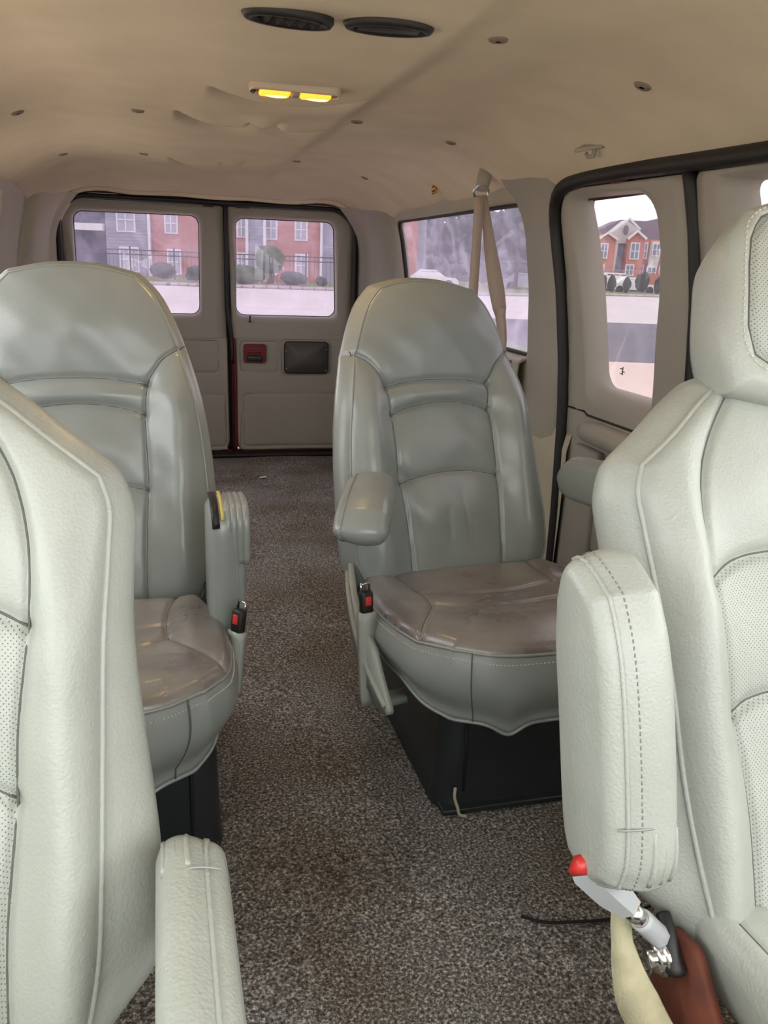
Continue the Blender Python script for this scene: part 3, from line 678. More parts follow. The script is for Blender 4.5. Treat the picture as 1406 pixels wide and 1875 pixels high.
def pedestal(parent, x0, x1, y0, y1, h):
    mb = MB(); ol = rpoly([(x0, y0), (x1, y0), (x1, y1), (x0, y1)], .045, 8, 6); n = len(ol); c = ol.mean(0); vs = []
    rows = [(0, 1.03), (.03, 1.0), (.05, .995), (h-.04, .965), (h-.01, .94), (h, .9), (h, .5)]
    for z, s_ in rows:
        for q in ol: w = c+(q-c)*s_; vs.append((w[0], w[1], z))
    fs = [(k*n+q, k*n+(q+1) % n, (k+1)*n+(q+1) % n, (k+1)*n+q) for k in range(len(rows)-1) for q in range(n)]+[tuple((len(rows)-1)*n+q for q in range(n))]
    o = mb.add(vs, fs).build('pedestal', M['black'], parent, auto=50)
    for xx in (x0+.05, x1-.05): MB().tube([(xx, y0+.002, .035), (xx+.001, y0+.0035, h*.5), (xx, y0+.010, h-.015)], .004, 6).build('pedestal_seam', M['slot'], o)
    MB().box(((x0+x1)/2, y0+.06, .004), ((x1-x0)*.98, .16, .012), .003).build('floor_flange', M['black'], o)
    return o
def buckle(parent, loc, rz=0, tilt=0, stem=.1, name='belt_buckle'):
    R = Matrix.Rotation(rz, 3, 'Z') @ Matrix.Rotation(tilt, 3, 'X'); V = Vector
    mb = MB(); mb.box(V(loc), (.026, .018, .046), .006, R)
    o = mb.build(name, M['vent'], parent)
    MB().box(V(loc)+R @ V((-.0, -.009, .004)), (.012, .003, .018), .002, R).build('release_button', M['redplastic'], o)
    mb = MB(); a = R @ V((-.012, 0, 0)); mb.tube([V(loc)+R @ V((-.009, .004, .018)), V(loc)+R @ V((-.009, .004, .036)), V(loc)+R @ V((.009, .004, .036)), V(loc)+R @ V((.009, .004, .018))], .003, 6)
    mb.build('buckle_tongue', M['chrome'], o)
    pts = catmull([V(loc)+R @ V((0, 0, -.02)), V(loc)+R @ V((0, 0, -.02-stem*.5)), V(loc)+R @ V((.002, 0, -.02-stem))], 10)
    MB().strip([tuple(p) for p in pts], .034, .016, tuple(R @ V((1, 0, 0)))).build('buckle_sleeve', M['greyplastic'], o)
    return o

# ---- right middle captain chair
SR = thing('captain_chair', 'grey leather captain chair with worn brownish seat and armrests, right of the aisle before the sliding glass', 'seat', (.655, 1.69, 0))
SR['label'] = 'middle-row grey leather chair right of the aisle, whole backrest and worn seat in view'
mid_backrest('backrest', SR, rz=math.radians(13))
mid_cushion('seat_cushion', SR, rz=math.radians(4), loc=(-.012, .01, 0))
pedestal(SR, .484-.655, .865-.655, 1.285-1.69, 1.80-1.69, .245)
mb = MB().box((0, -.2, .255), (.3, .36, .05), .01); mb.build('swivel_plate', M['vent'], SR)
def plan(ya, yb, xa, z0, z1):   # side shield beneath the cushion
    pass
# curved plastic side shield with raised rib, on the aisle side
sh = [(.02, .355), (-.05, .345), (-.16, .28), (-.27, .205), (-.36, .195), (-.375, .23), (-.32, .30), (-.2, .345)]
def shield(parent, x, sg=-1):
    P = rpoly([(-.39, .20), (-.33, .19), (.0, .30), (-.02, .375), (-.30, .30)], .012, 5, 5); P = P[::-1]
    mb = fill_poly(P, lambda a, b, o: (x+sg*(.0+.03*(1-((a+.2)/.22)**2)*1.0)+o, a, b), 0, thick=.012)
    o = mb.build('side_shield', M['greyplastic'], parent)
    MB().tube([(x+sg*(.03*(1-((a+.2)/.22)**2)), a, b) for a, b in catmull([(-.01, .35), (-.1, .325), (-.22, .275), (-.37, .215)], 16)], .007, 6).build('shield_rib', M['greyplastic'], o)
    return o
shield(SR, -.262)
b_ = buckle(SR, (.368-.655, 1.44-1.69, .375), rz=.25, tilt=-.1, stem=.19)
MB().strip([(-.285, -.25, .18), (-.275, -.25, .165), (-.235, -.25, .16), (-.2, -.25, .165)], .04, .012, (0, 1, 0)).build('sleeve_foot', M['greyplastic'], b_)
# aisle armrest, horizontal, seen end-on; window armrest half raised
def rigid(origin, fwd, up, side):
    o, f, u, s_ = map(np.array, (origin, fwd, up, side))
    f = f/np.linalg.norm(f); u = u-f*(u@f); u = u/np.linalg.norm(u); s_ = np.cross(f, u) if False else s_/np.linalg.norm(s_)
    return lambda a, b, h: tuple(o[k]+np.asarray(a)*f[k]+np.asarray(b)*u[k]+np.asarray(h)*s_[k] for k in range(3))
pa, _ = armpad('armrest', SR, rigid((-.262, .02, .488), (-.34, -1, .0), (0, 0, 1), (-1, .34, 0)), Ln=.30, wd=.085, th=.1)
pb, _ = armpad('armrest', SR, rigid((.265, .10, .475), (.28, -1, .0), (0, 0, 1), (-1, -.28, 0)), Ln=.36, wd=.095, th=.06)

# ---- left middle captain chair
SL = thing('captain_chair', 'middle-row grey leather chair left of the aisle, half hidden behind the left front seat', 'seat', (-.164, 1.665, 0))
mid_backrest('backrest', SL, rz=0, rec=17)
mid_cushion('seat_cushion', SL, rz=0, loc=(.0, -.045, 0))
pedestal(SL, .164-.145, .075+.164, 1.255-1.665, 1.77-1.665, .245)
pedestal_l = SL.children[-1]
MB().box((0, -.24, .255), (.3, .36, .05), .01).build('swivel_plate', M['vent'], SL)
# folded-down arm on the aisle side: rounded, ribbed at the pivot
am, ap = armpad('armrest', SL, rigid((.305, -.075, .565), (0, .0, -1), (0, -1, 0), (1, .0, 0)), Ln=.34, wd=.13, th=.068)
mb = MB()
for k in range(4):
    xx = .306-.011*k
    mb.tube(catmull([(xx, -.200, .46), (xx, -.202, .53), (xx, -.184, .557), (xx, -.14, .564), (xx, -.09, .56)], 20), .0075, 8)
mb.build('ribbed_cap', M['mid'], am)
mb = MB().strip(catmull([(.250, -.09, .566), (.250, -.15, .570), (.25, -.195, .558), (.252, -.208, .53)], 14).tolist(), .014, .004, (1, 0, 0)); mb.build('black_tab', M['vent'], am)
MB().strip(catmull([(.263, -.09, .568), (.263, -.14, .572), (.263, -.19, .560), (.264, -.205, .545)], 14).tolist(), .006, .003, (1, 0, 0)).build('exposed_foam', M['yellow'], am)
b2 = buckle(SL, (.285, -.26, .37), rz=-.9, tilt=-.15, stem=.12)
MB().box((.25, -.06, .30), (.03, .14, .1), .01).build('recliner_hinge', M['vent'], SL)

# ---- front seats
def front_seat(S0, rec, side_in, pitch_seed=0):
    """S0 empty; side_in = +1 if the aisle is at +x"""
    fL = [(-.195, -.02), (-.212, .06), (-.218, .14), (-.222, .25), (-.226, .35), (-.232, .43), (-.234, .468), (-.226, .498)]
    sh = [(-.108, .578), (-.138, .535), (-.158, .49), (-.168, .43), (-.165, .36), (-.155, .28), (-.150, .2), (-.14, .1), (-.138, -.02)]
    seams = [(sh, .008, .005), (mir(sh), .008, .005),
             ([(-.166, .365), (-.12, .388), (-.06, .395), (0, .397), (.06, .395), (.12, .388), (.166, .365)], .009, .007),
             ([(-.151, .215), (-.11, .234), (0, .242), (.11, .234), (.151, .215)], .009, .007)]
    def bulge(A, B):
        aa = np.abs(A); return .040*np.exp(-((aa-.193)/.036)**2)*sstep(B, -.15, .1)*(1-.75*sstep(B, .33, .52)) \
            + .012*np.exp(-(A/.11)**2)*np.exp(-((B-.31)/.055)**2)+.014*np.exp(-(A/.11)**2)*np.exp(-((B-.11)/.08)**2)+.008*np.exp(-(A/.12)**2)*np.exp(-((B-.47)/.05)**2)+.0015*np.sin(A*50)*np.sin(B*31)
    T = [(-.226, .498), (-.185, .532), (-.135, .575), (-.1, .592), (0, .596), (.1, .592), (.135, .575), (.185, .532), (.226, .498)]
    mp_ = recmap(.34, rec)
    p = Pad(fL, mir(fL), [(-.195, -.02), (-.1, -.03), (0, -.03), (.1, -.03), (.195, -.02)], T, 170, 190, .012, .125, mp_, seams, bulge,
            crown=.012, crownw=.02, K=12, bscale=.97, sidef=lambda t: .026*math.sin(PI*t))
    p.sidew = lambda a, b: 1+1.3*(1-sstep(b, .05, .42))*sstep(b, -.02, .06)
    p.region([(-.166, .365), (-.12, .388), (0, .397), (.12, .388), (.166, .365), (.155, .28), (.15, .2), (.14, .1), (.138, -.05), (-.138, -.05), (-.14, .1), (-.15, .2), (-.155, .28)], 2)
    p.seamlines(1, .0013)
    o = p.build('backrest', [M['front'], M['seam'], M['perf']], S0)
    e = p.out; ta = np.roll(e, -1, 0)-np.roll(e, 1, 0); nn = np.stack([ta[:, 1], -ta[:, 0]], 1)/np.linalg.norm(ta, axis=1, keepdims=True)
    for _ in range(10): nn = (nn+np.roll(nn, 1, 0)+np.roll(nn, -1, 0))/3
    q = e; h = p.height(q[:, 0], q[:, 1])+.0015; x, y, z = p.mapf(q[:, 0], q[:, 1], h); MB().tube(list(zip(x, y, z)), .0034, 7, closed=True).build('piping', M['front'], o)
    h2 = h-.009; x, y, z = p.mapf(q[:, 0]+nn[:, 0]*.003, q[:, 1]+nn[:, 1]*.003, h2); P = np.stack([x, y, z], 1); Ls = np.r_[0, np.cumsum(np.linalg.norm(np.diff(P, axis=0), axis=1))]
    mb = MB(); mg = MB(); 
    for k in range(int(Ls[-1]/.0075)):
        mb.tube([[float(np.interp(v, Ls, P[:, i])) for i in range(3)] for v in (k*.0075, k*.0075+.0045)], .0011, 5)
    mb.build('stitching', M['stitch'], o)
    MB().tube(P.tolist(), .0012, 4, closed=True).build('stitch_groove', M['seam'], o)
    # head restraint grown out of the backrest
    hl = [(-.124, .575), (-.13, .63), (-.123, .69), (-.110, .75), (-.08, .79)]
    hh = [(-.098, .69), (-.09, .735), (-.078, .768), (-.05, .786)]
    hi = [(0, .596), (-.06, .598), (-.09, .606), (-.104, .635)]+hh+[(0, .79)]+mir(hh)[::-1]+[(.104, .635), (.09, .606), (.06, .598), (0, .596)]
    ph = Pad(hl, mir(hl), [(-.124, .575), (-.06, .56), (0, .557), (.06, .56), (.124, .575)], [(-.08, .79), (-.035, .805), (0, .807), (.035, .805), (.08, .79)], 110, 100, .022, .10,
             lambda a, b, h: mp_(a, b, h+.028), [(hi, .006, .004)], lambda A, B: .014*np.exp(-((B-.66)/.09)**2)*np.exp(-(A/.12)**2), side=.004, K=10, bscale=.86)
    ph.region([(a, b) for a, b in catmull(hi, 60)], 2); ph.seamlines(1, .0012)
    hd = ph.build('headrest', [M['front'], M['seam'], M['perf']], S0)
    st = MB(); ph.mb = st; ph.stitches([(a*1.1, (b-.69)*1.06+.69) for a, b in hi], 0, off=.0006); st.build('stitching', M['stitch'], hd)
    # seat cushion
    cl = [(-.19, -.50), (-.222, -.42), (-.226, -.3), (-.222, -.15), (-.21, .0)]
    sc_ = [(-.18, .0), (-.187, -.15), (-.19, -.3), (-.18, -.45), (-.155, -.505)]; si = [(-.11, .02), (-.115, -.15), (-.12, -.3), (-.11, -.51)]
    pc = Pad(cl, mir(cl), [(-.19, -.50), (-.1, -.53), (0, -.535), (.1, -.53), (.19, -.50)], [(-.21, 0), (-.1, .02), (0, .02), (.1, .02), (.21, 0)], 110, 100, .03, .09,
             lambda a, b, h: (a, b+.02, .345-.09*b+h), [(sc_, .006, .005), (mir(sc_), .006, .005), (si, .006, .005), (mir(si), .006, .005)],
             lambda A, B: .018*np.exp(-((np.abs(A)-.2)/.04)**2), side=.004, K=8, bscale=.9)
    pc.seamlines(1, .0012); pc.build('seat_cushion', [M['front'], M['seam']], S0)
    mb = MB().box((0, -.24, .12), (.36, .42, .2), .02); mb.build('seat_base', M['black'], S0)
    # rusty recliner bracket and bolt on the aisle side
    if side_in < 0:
        sx = -.236; P = rpoly([(-.22, .12), (.05, .14), (.03, .325), (-.02, .335)], .02, 5, 4)
        br = fill_poly(P, lambda a, b, o: (sx+o, a, b), 0, thick=.012).build('side_bracket', M['rust'], S0)
        MB().tube([tuple(q) for q in catmull([(sx-.004, .03, .338), (sx-.008, .012, .330), (sx-.010, -.004, .316), (sx-.010, -.012, .300)], 12)], [.008]*10+[.010, .012, .010], 10).build('hinge_arm', M['vent'], br)
        mb = MB()
        for r_, t_ in ((.019, .008), (.015, .014), (.009, .022)): mb.cyl((sx-.010, .006, .306), (sx-.012-t_, .006, .306), r_)
        mb.build('pivot_bolt', M['chrome'], br)
    return p
FR = thing('front_seat', 'right front seat with perforated leather inserts, tall headrest and raised armrest', 'seat', (.745, .60, 0))
front_seat(FR, 22, -1)
FL = thing('front_seat', 'left front seat at the left edge of the photo, its armrest lowered', 'seat', (-.285, .60, 0))
front_seat(FL, 20, 1)
def front_arm(parent, mapf, Ln, wd, th, cap0=True):
    o, p = armpad('armrest', parent, mapf, Ln=Ln, wd=wd, th=th, mats=M['front'], res=90)
    m = p.mapf
    # seam and stitches run along the two long faces, ribbed cap near the pivot
    st = MB(); e = p.out; h = p.height(e[:, 0], e[:, 1])-.011
    ta = np.roll(e, -1, 0)-np.roll(e, 1, 0); nn = np.stack([ta[:, 1], -ta[:, 0]], 1)/np.linalg.norm(ta, axis=1, keepdims=True)
    P = np.stack(m(e[:, 0]+nn[:, 0]*.0045, e[:, 1]+nn[:, 1]*.0045, h), 1); Ls = np.r_[0, np.cumsum(np.linalg.norm(np.diff(P, axis=0), axis=1))]
    for k in range(int(Ls[-1]/.0065)): st.tube([[float(np.interp(v, Ls, P[:, i])) for i in range(3)] for v in (k*.0065, k*.0065+.0036)], .0009, 4)
    st.build('stitching', M['armstitch'], o)
    cp = MB(); 
    def bw(a): return float(np.interp(a, [.0, .012, .03, .05, 1], [wd*.5, wd-.015, wd-.0035, wd, wd]))
    def face(a, t): # point on the b=wd face at length a, thickness fraction t
        q = m(np.array(a), np.array(bw(a)+.008*math.sin(PI*t)+.0008), np.array(-th*t)); return tuple(float(v) for v in q)
    cp.tube([face(.075, t) for t in np.linspace(.08, .92, 14)], .0011, 5)
    cp.build('cap_seam', M['mid'], o)
    rb = MB()
    for t in (.55, .72, .88): rb.tube([tuple(float(v) for v in m(np.array(a), np.array(bw(a)+.008*math.sin(PI*t)-.0008), np.array(-th*t))) for a in np.linspace(.014, .07, 10)], .003, 6)
    rb.build('cap_rib', M['front'], o)
    return o
# right front: folded up along the backrest (a upwards from pivot, b towards the camera)
r_ = math.radians(14)
front_arm(FR, rigid((-.365, .045, .42), (-.03, math.sin(r_), math.cos(r_)), (.0, -1, .0), (-1, .0, 0)), .315, .108, .074)
# left front: lowered, a forwards from pivot, b up
front_arm(FL, rigid((.325, .075, .415), (.0, -1, .0), (0, 0, 1), (1, 0, 0)), .40, .085, .06)

# front right belt buckle stalk with red tab and cable
bk = thing('seat_belt_buckle', 'light grey buckle sleeve with red tab hanging below the raised front armrest', 'seat belt buckle', (0, 0, 0))
A0 = Vector((.378, .595, .450)); A1 = Vector((.446, .605, .376)); d = (A1-A0)
def along(t, dx=0, dy=0, dz=0): return A0+d*t+Vector((dx, dy, dz))
mb = MB(); mb.tube([along(0), along(.1), along(.6), along(1)], [.015, .018, .018, .013], 4, flat=(.6, (0, 1, 0))); mb.build('sleeve', M['sleeve'], bk, auto=30)
MB().tube([along(-.1), along(.04)], [.0135, .0155], 4, flat=(.62, (0, 1, 0))).build('red_tab', M['redplastic'], bk)
MB().cyl(along(.98), along(1.3), .0095).build('metal_ferrule', M['chrome'], bk)
mb = MB(); mb.tube([tuple(p) for p in catmull([along(1.2), along(1.5), along(1.75, .0, 0, 0), along(2.5, -.0, -.01, .0)], 20)], [.012]*8+[.009]*6+[.005]*7, 8); mb.build('cable_sheath', M['sleeve'], bk)
fs_ = MB(); pts = catmull([(.455, .635, .36), (.452, .62, .32), (.460, .59, .27), (.488, .55, .22), (.53, .5, .19)], 24)
fs_.strip([tuple(p) for p in pts], [.022]*5+[.026, .03, .034, .038, .042]+[.045]*15, .006, (.85, -.5, .2)); tagp(fs_.build('felt_strap', M['felt']), 'curling beige felt strap at the bottom beside the right front seat', 'strap')

# ------------------------------------------------------------------ roof fittings
def on_ceiling(x, y): return Vector((x, y, cz(x, y)))
# dome lamp
lp = thing('dome_lamp', 'rectangular dome lamp with two glowing amber bulbs', 'lamp', (.288, 1.86, cz(.288, 1.86)))
fr = rpoly([(-.094, -.026), (.094, -.026), (.094, .026), (-.094, .026)], .016, 6, 6); n = len(fr); vs = []
for s_, z in ((1.0, .004), (1.0, -.008), (.96, -.013), (.9, -.013), (.88, -.009)):
    for q in fr: vs.append((q[0]*(1-(1-s_)*.35), q[1]*s_, z))
fs = [(k*n+q, (k+1)*n+q, (k+1)*n+(q+1) % n, k*n+(q+1) % n) for k in range(4) for q in range(n)]+[tuple(4*n+q for q in range(n))]
MB().add(vs, fs).build('housing', M['clearplastic'], lp)
for x0 in (-.042, .042):
    ln_ = MB().box((x0, 0, -.013), (.062, .034, .012), .005).build('lens', M['lens'], lp)
    MB().ball((x0+.004, 0, -.019), (.022, .008, .003)).build('bulb', M['lamphot'], ln_)
MB().box((0, 0, -.013), (.016, .03, .010), .003).build('divider', M['trim'], lp)
MB().box((-.084, 0, -.0125), (.006, .034, .006), .002).build('end_clip', M['vent'], lp)
MB().cyl((-.01, .036, -.002), (-.01, .036, -.012), .006).build('switch', M['vent'], lp)
ld = bpy.data.lights.new('dome_glow', 'AREA'); ld.shape = 'RECTANGLE'; ld.size = .18; ld.size_y = .03; ld.energy = 1.2; ld.color = (1, .62, .25)
lo = bpy.data.objects.new('dome_glow', ld); link(lo); lo.location = (.288, 1.86, cz(.288, 1.86)-.03)
# oval vents
def vent(x, y, rz, label, open_):
    v = thing('air_vent', label, 'air vent', (x, y, cz(x, y)), rz, None); mb = MB(); n = 40; vs = []
    prof = [(1.0, .006), (1.0, -.004), (.93, -.010), (.8, -.010), (.74, -.004), (.72, .004), (.3, .006)]
    for s_, z in prof:
        for k in range(n): a = 2*PI*k/n; vs.append((.070*s_*math.cos(a), .034*(s_ if s_ > .9 else s_*.92)*math.sin(a), z))
    fs = [(k*n+q, (k+1)*n+q, (k+1)*n+(q+1) % n, k*n+(q+1) % n) for k in range(len(prof)-1) for q in range(n)]+[tuple((len(prof)-1)*n+q for q in range(n))]
    mb.add(vs, fs).build('bezel', M['vent'], v)
    if open_:
        for k in range(5): MB().box((-.036+.018*k, 0, -.004), (.018, .034, .002), .0005, Matrix.Rotation(.7, 3, 'Y')).build('louvre', M['slot'], v)
    else: MB().box((0, 0, -.007), (.095, .03, .004), .001).build('louvre', M['vent'], v)
    return v
vent(.200, 1.36, .16, 'oval black ceiling vent with open louvres, left of the pair', True)
vent(.353, 1.365, -.08, 'closed flat oval black ceiling vent, right of the pair', False)
# headliner push clips
clips = [(.562, 1.446), (.88, 1.519), (.538, 2.391), (.843, 2.492), (.536, 3.41), (.849, 3.595), (-.03, 2.37), (-.028, 3.337), (-.324, 2.459), (-.312, 3.465)]
where = ['nearest, right of the two black vents', 'near the upper right, above the coat hook', 'right of the dome lamp, next to the ridge', 'between the dome lamp and the belt anchor', 'above the right rear door, beside the ridge', 'above the right rear door, outermost',
         'left of the dome lamp', 'above the left rear door, nearest the middle', 'at the far left level with the lamp', 'above the left rear door, outermost']
c0 = None
for (x, y), w_ in zip(clips, where):
    if c0 is None:
        mb = MB(); n = 20; vs = []
        for s_, z in ((1, .004), (1, -.001), (.85, -.004), (.3, -.0045)):
            for k in range(n): a = 2*PI*k/n; vs.append((.0165*s_*math.cos(a), .0165*s_*math.sin(a), z))
        fs = [(k*n+q, (k+1)*n+q, (k+1)*n+(q+1) % n, k*n+(q+1) % n) for k in range(3) for q in range(n)]+[tuple(3*n+q for q in range(n))]
        c0 = mb.add(vs, fs).build('headliner_clip', mat('taupe_clip', (130, 116, 100), .6)); o = c0
    else: o = c0.copy(); S.collection.objects.link(o)
    e_ = .01; nx_ = -(cz(x+e_, y)-cz(x-e_, y))/(2*e_); ny_ = -(cz(x, y+e_)-cz(x, y-e_))/(2*e_)
    o.location = (x, y, cz(x, y)); o.rotation_euler = (-ny_, nx_, 0)
    tagp(o, 'small round taupe headliner clip, '+w_, 'clip', 'headliner clips')
# coat hook
x, y = .985, 1.90; hz = cz(x, y)
ch = thing('coat_hook', 'pale triangular coat hook plate on the ceiling above the side door', 'coat hook', (x, y, hz))
P = rpoly([(-.036, .032), (.036, .032), (.014, -.04), (-.014, -.04)], .012, 6, 4); nr = Vector((.35, .15, -.9)).normalized()
q = nr.to_track_quat('Z', 'Y').to_matrix()
mb = fill_poly(P[::-1], lambda a, b, o: tuple(q @ Vector((b, a, o))), .004, thick=.006); mb.build('plate', M['trim'], ch)
MB().tube([tuple(q @ Vector(v)) for v in ((-.01, 0, .01), (.0, 0, .03), (.016, 0, .03), (.02, 0, .02))], .005, 8).build('hook', M['trim'], ch)
# screw eye
x, y = 1.005, 3.12; z = cz(x, y)
MB().cyl((x, y, z+.01), (x-.006, y-.006, z-.022), .009).ball((x-.006, y-.006, z-.024), (.008, .008, .006))
tagp(MB().cyl((x, y, z+.01), (x-.006, y-.006, z-.018), .010).ball((x-.006, y-.006, z-.02), (.009, .009, .008)).build('anchor_bolt', M['brass']), 'small brass bolt head in the headliner above the rear quarter window', 'bolt')
# shoulder belt: anchor, ring, two webbing runs
ax, ay = 1.0, 2.62; az = cz(ax, ay)
sb = thing('seat_belt', 'beige shoulder belt hanging from a chrome ring in front of the rear quarter window', 'seat belt', (0, 0, 0))
hx = Vector((ax-.012, ay-.02, az-.075))
mb = MB(); mb.tube([(ax+.005, ay+.0, az+.01), (ax-.0, ay-.008, az-.02), (ax-.01, ay-.018, az-.06)], [.018, .024, .02], 10, flat=(.5, (.5, .8, 0))); mb.build('anchor_cover', M['trim'], sb)
mb = MB(); mb.tube([tuple(hx+Vector((.024*math.cos(a), -.024*math.sin(a)*.3, .012+.02*math.sin(a)))) for a in np.linspace(0, 2*PI, 24, endpoint=False)], .004, 8, closed=True); mb.build('guide_ring', M['chrome'], sb)
p1 = [hx+Vector((-.004, 0, -.0)), Vector((ax-.02, ay-.03, 1.0)), Vector((ax-.02, ay-.035, .7)), Vector((ax-.01, ay-.03, .45))]
MB().strip([tuple(p) for p in catmull([tuple(p) for p in p1], 20)], .030, .0025, (.9, -.3, 0)).build('hanging_webbing', M['strap'], sb)
p2 = [hx+Vector((.008, 0, -.0)), Vector((ax+.035, ay-.02, 1.05)), Vector((ax+.085, ay-.02, .85)), Vector((XC+WX(.7)-.035, 2.595, .695))]
tw = [[.9, -.3, 0]]*7+[[.8, -.45, 0]]*7+[[.45, -.8, 0]]*4+[[.2, -.95, 0]]*3
MB().strip([tuple(p) for p in catmull([tuple(p) for p in p2], 20)], [.024, .026, .028, .03, .033, .036, .04, .043, .046, .048, .05, .05, .048, .045, .042, .04, .037, .034, .03, .027, .025], .0025, tw).build('retractor_webbing', M['strap'], sb)

# floor scraps
tagp(MB().box((.458, 3.868, .004), (.035, .02, .003), .001, Matrix.Rotation(.4, 3, 'Z')).build('paper_scrap', M['white']), 'tiny white paper scrap on the carpet before the rear doors', 'scrap')
pts = catmull([(.53, .995, .002), (.56, .975, .003), (.60, .965, .004), (.68, .958, .002), (.75, .97, .002)], 24)
tagp(MB().tube([tuple(p) for p in pts], .0026, 6).build('loose_wire', M['slot']), 'thin black wire lying on the carpet in front of the right pedestal', 'wire')
pts = catmull([(.512, 1.272, .055), (.508, 1.262, .04), (.514, 1.258, .02), (.518, 1.256, .006), (.53, 1.25, .004)], 20)
tagp(MB().tube([tuple(p) for p in pts], .0032, 6).build('frayed_cord', M['felt']), 'short frayed tan cord at the corner of the right black pedestal', 'cord')

# ------------------------------------------------------------------ outside world (rotated frame: l to the right, d ahead)
YAW = math.radians(15.4); fw = Vector((math.sin(YAW), math.cos(YAW), 0)); rt = Vector((math.cos(YAW), -math.sin(YAW), 0)); GZ = -.65
def ex(l, d, z=0): v = rt*l+fw*d; return (v.x, v.y, GZ+z)
RE = Matrix((rt, fw, Vector((0, 0, 1)))).transposed()
em = lambda n_, c, **k: mat(n_, c, .9, spec=.1, **k)
E_ = dict(asph=em('dark_asphalt', (118, 116, 122), noise=.25, nscale=.5), conc=em('pale_concrete_road', (206, 200, 196), noise=.12, nscale=.35, bump=.0), walk=em('pinkish_concrete', (212, 194, 180), noise=.08, nscale=2),
          grass=em('verge_grass', (128, 142, 84), noise=.3, nscale=3), soil=em('mulch_bed', (150, 112, 98), noise=.3, nscale=3), curb=em('kerb', (176, 168, 160)),
          brick=em('red_brick', (194, 132, 120), noise=.15, nscale=2.5), brickd=em('orange_brick', (200, 128, 110), noise=.12, nscale=3), siding=em('grey_siding', (158, 160, 172), noise=.06, nscale=3), pale=em('pale_siding', (205, 200, 200)),  # red brick pre-lightened, window haze mixed into its colour
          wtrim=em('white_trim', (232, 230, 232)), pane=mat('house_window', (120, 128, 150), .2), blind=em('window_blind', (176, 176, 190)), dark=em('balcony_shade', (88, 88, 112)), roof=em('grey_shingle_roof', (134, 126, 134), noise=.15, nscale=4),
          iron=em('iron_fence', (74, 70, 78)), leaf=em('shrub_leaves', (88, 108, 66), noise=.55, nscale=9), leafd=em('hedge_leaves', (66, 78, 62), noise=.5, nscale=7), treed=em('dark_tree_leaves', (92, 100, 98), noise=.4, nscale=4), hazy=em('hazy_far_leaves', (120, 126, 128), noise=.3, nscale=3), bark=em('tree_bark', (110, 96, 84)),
          carw=mat('white_car_paint', (226, 226, 222), .3), carb=mat('silver_car_paint', (176, 178, 186), .3), carg=mat('car_glass', (60, 64, 76), .15), tyre=em('tyre', (36, 36, 38)))
def slab(name, pts, mt, top, th=.05):
    P = np.array(pts, float); n = len(P); mb = MB(); vs = [ex(a, b, top) for a, b in P]+[ex(a, b, top-th) for a, b in P]
    mb.add(vs, [tuple(range(n))]+[(q, q+n, (q+1) % n+n, (q+1) % n) for q in range(n)]); o = mb.build(name, mt, smooth=False); o['kind'] = 'structure'; return o
slab('ground', [(-160, -60), (160, -60), (160, 260), (-160, 260)], E_['conc'], 0)
slab('near_pavement', [(-30, -20), (60, -20), (60, 16.3), (-30, 16.3)], E_['walk'], .02)
slab('parking_asphalt', [(1.5, 16.3), (70, 16.5), (70, 34), (1.5, 29.5)], E_['asph'], .015)
slab('grass_island', [(1.6, 12.8), (2.35, 13.0), (3.2, 17.6), (2.9, 19.0), (2.0, 19.6)], E_['grass'], .03)
curb = [(-70, 44), (-13, 50), (-9, 51), (-3.4, 52.5), (5, 54), (9.5, 57.5), (16, 66.5), (22, 68.5), (80, 74)]
slab('grass_verge', curb+[(80, 140), (-70, 140)], E_['grass'], .12)
mb = MB()
for a, b in zip(curb[:-1], curb[1:]):
    k = 8
    for i in range(k):
        t0, t1 = i/k+.004, (i+1)/k-.004
        p0 = Vector(ex(a[0]+(b[0]-a[0])*t0, a[1]+(b[1]-a[1])*t0, .07)); p1 = Vector(ex(a[0]+(b[0]-a[0])*t1, a[1]+(b[1]-a[1])*t1, .07)); mb.tube([p0, p1], .13, 4)
o = mb.build('kerb', E_['curb']); o['kind'] = 'structure'
slab('mulch_bed', [(-8.7, 51.6), (-5.9, 52.3), (-5.7, 57.0), (-9.0, 57.0)], E_['soil'], .19)
def blk(mb, l0, l1, d0, d1, z0, z1, m=0): mb.box(ex((l0+l1)/2, (d0+d1)/2, (z0+z1)/2), (abs(l1-l0), abs(d1-d0), abs(z1-z0)), 0, RE, m)
hor = lambda px: 468+.04*(px-285)
def bearing(px, py): return _cx*(px-703)-_cy*(py-937.5)-_cz*_F      # direction of a surveyed feature from the eye point
def u2l(px, d): r = bearing(px, hor(px)); return d*r.dot(rt)/r.dot(fw)   # lateral metres of a feature at distance d
D0 = 66.
def zz_(px, py, d): r = bearing(px, py); return 1.65+d*r.z/r.dot(fw)
def house_window(par, l0, l1, z0, z1, d, frame=True, arch=False, shade=None):
    mb = MB(); blk(mb, l0-.12, l1+.12, d-.10, d-.02, z0-.12, z1+.12); f = mb.build('window_frame', E_['wtrim'], par, smooth=False)
    mb = MB(); blk(mb, l0, l1, d-.13, d-.09, z0, z1); p_ = mb.build('pane', shade or E_['blind'], f, smooth=False)
    mb = MB(); blk(mb, (l0+l1)/2-.04, (l0+l1)/2+.04, d-.17, d-.12, z0, z1); blk(mb, l0, l1, d-.17, d-.12, (z0+z1)/2-.04, (z0+z1)/2+.04); mb.build('glazing_bar', E_['wtrim'], f, smooth=False)
def wall(par, name, l0, l1, d, z1, mt, dd=8, z0=.1):
    mb = MB(); blk(mb, l0, l1, d, d+dd, z0, z1); return mb.build(name, mt, par, smooth=False)
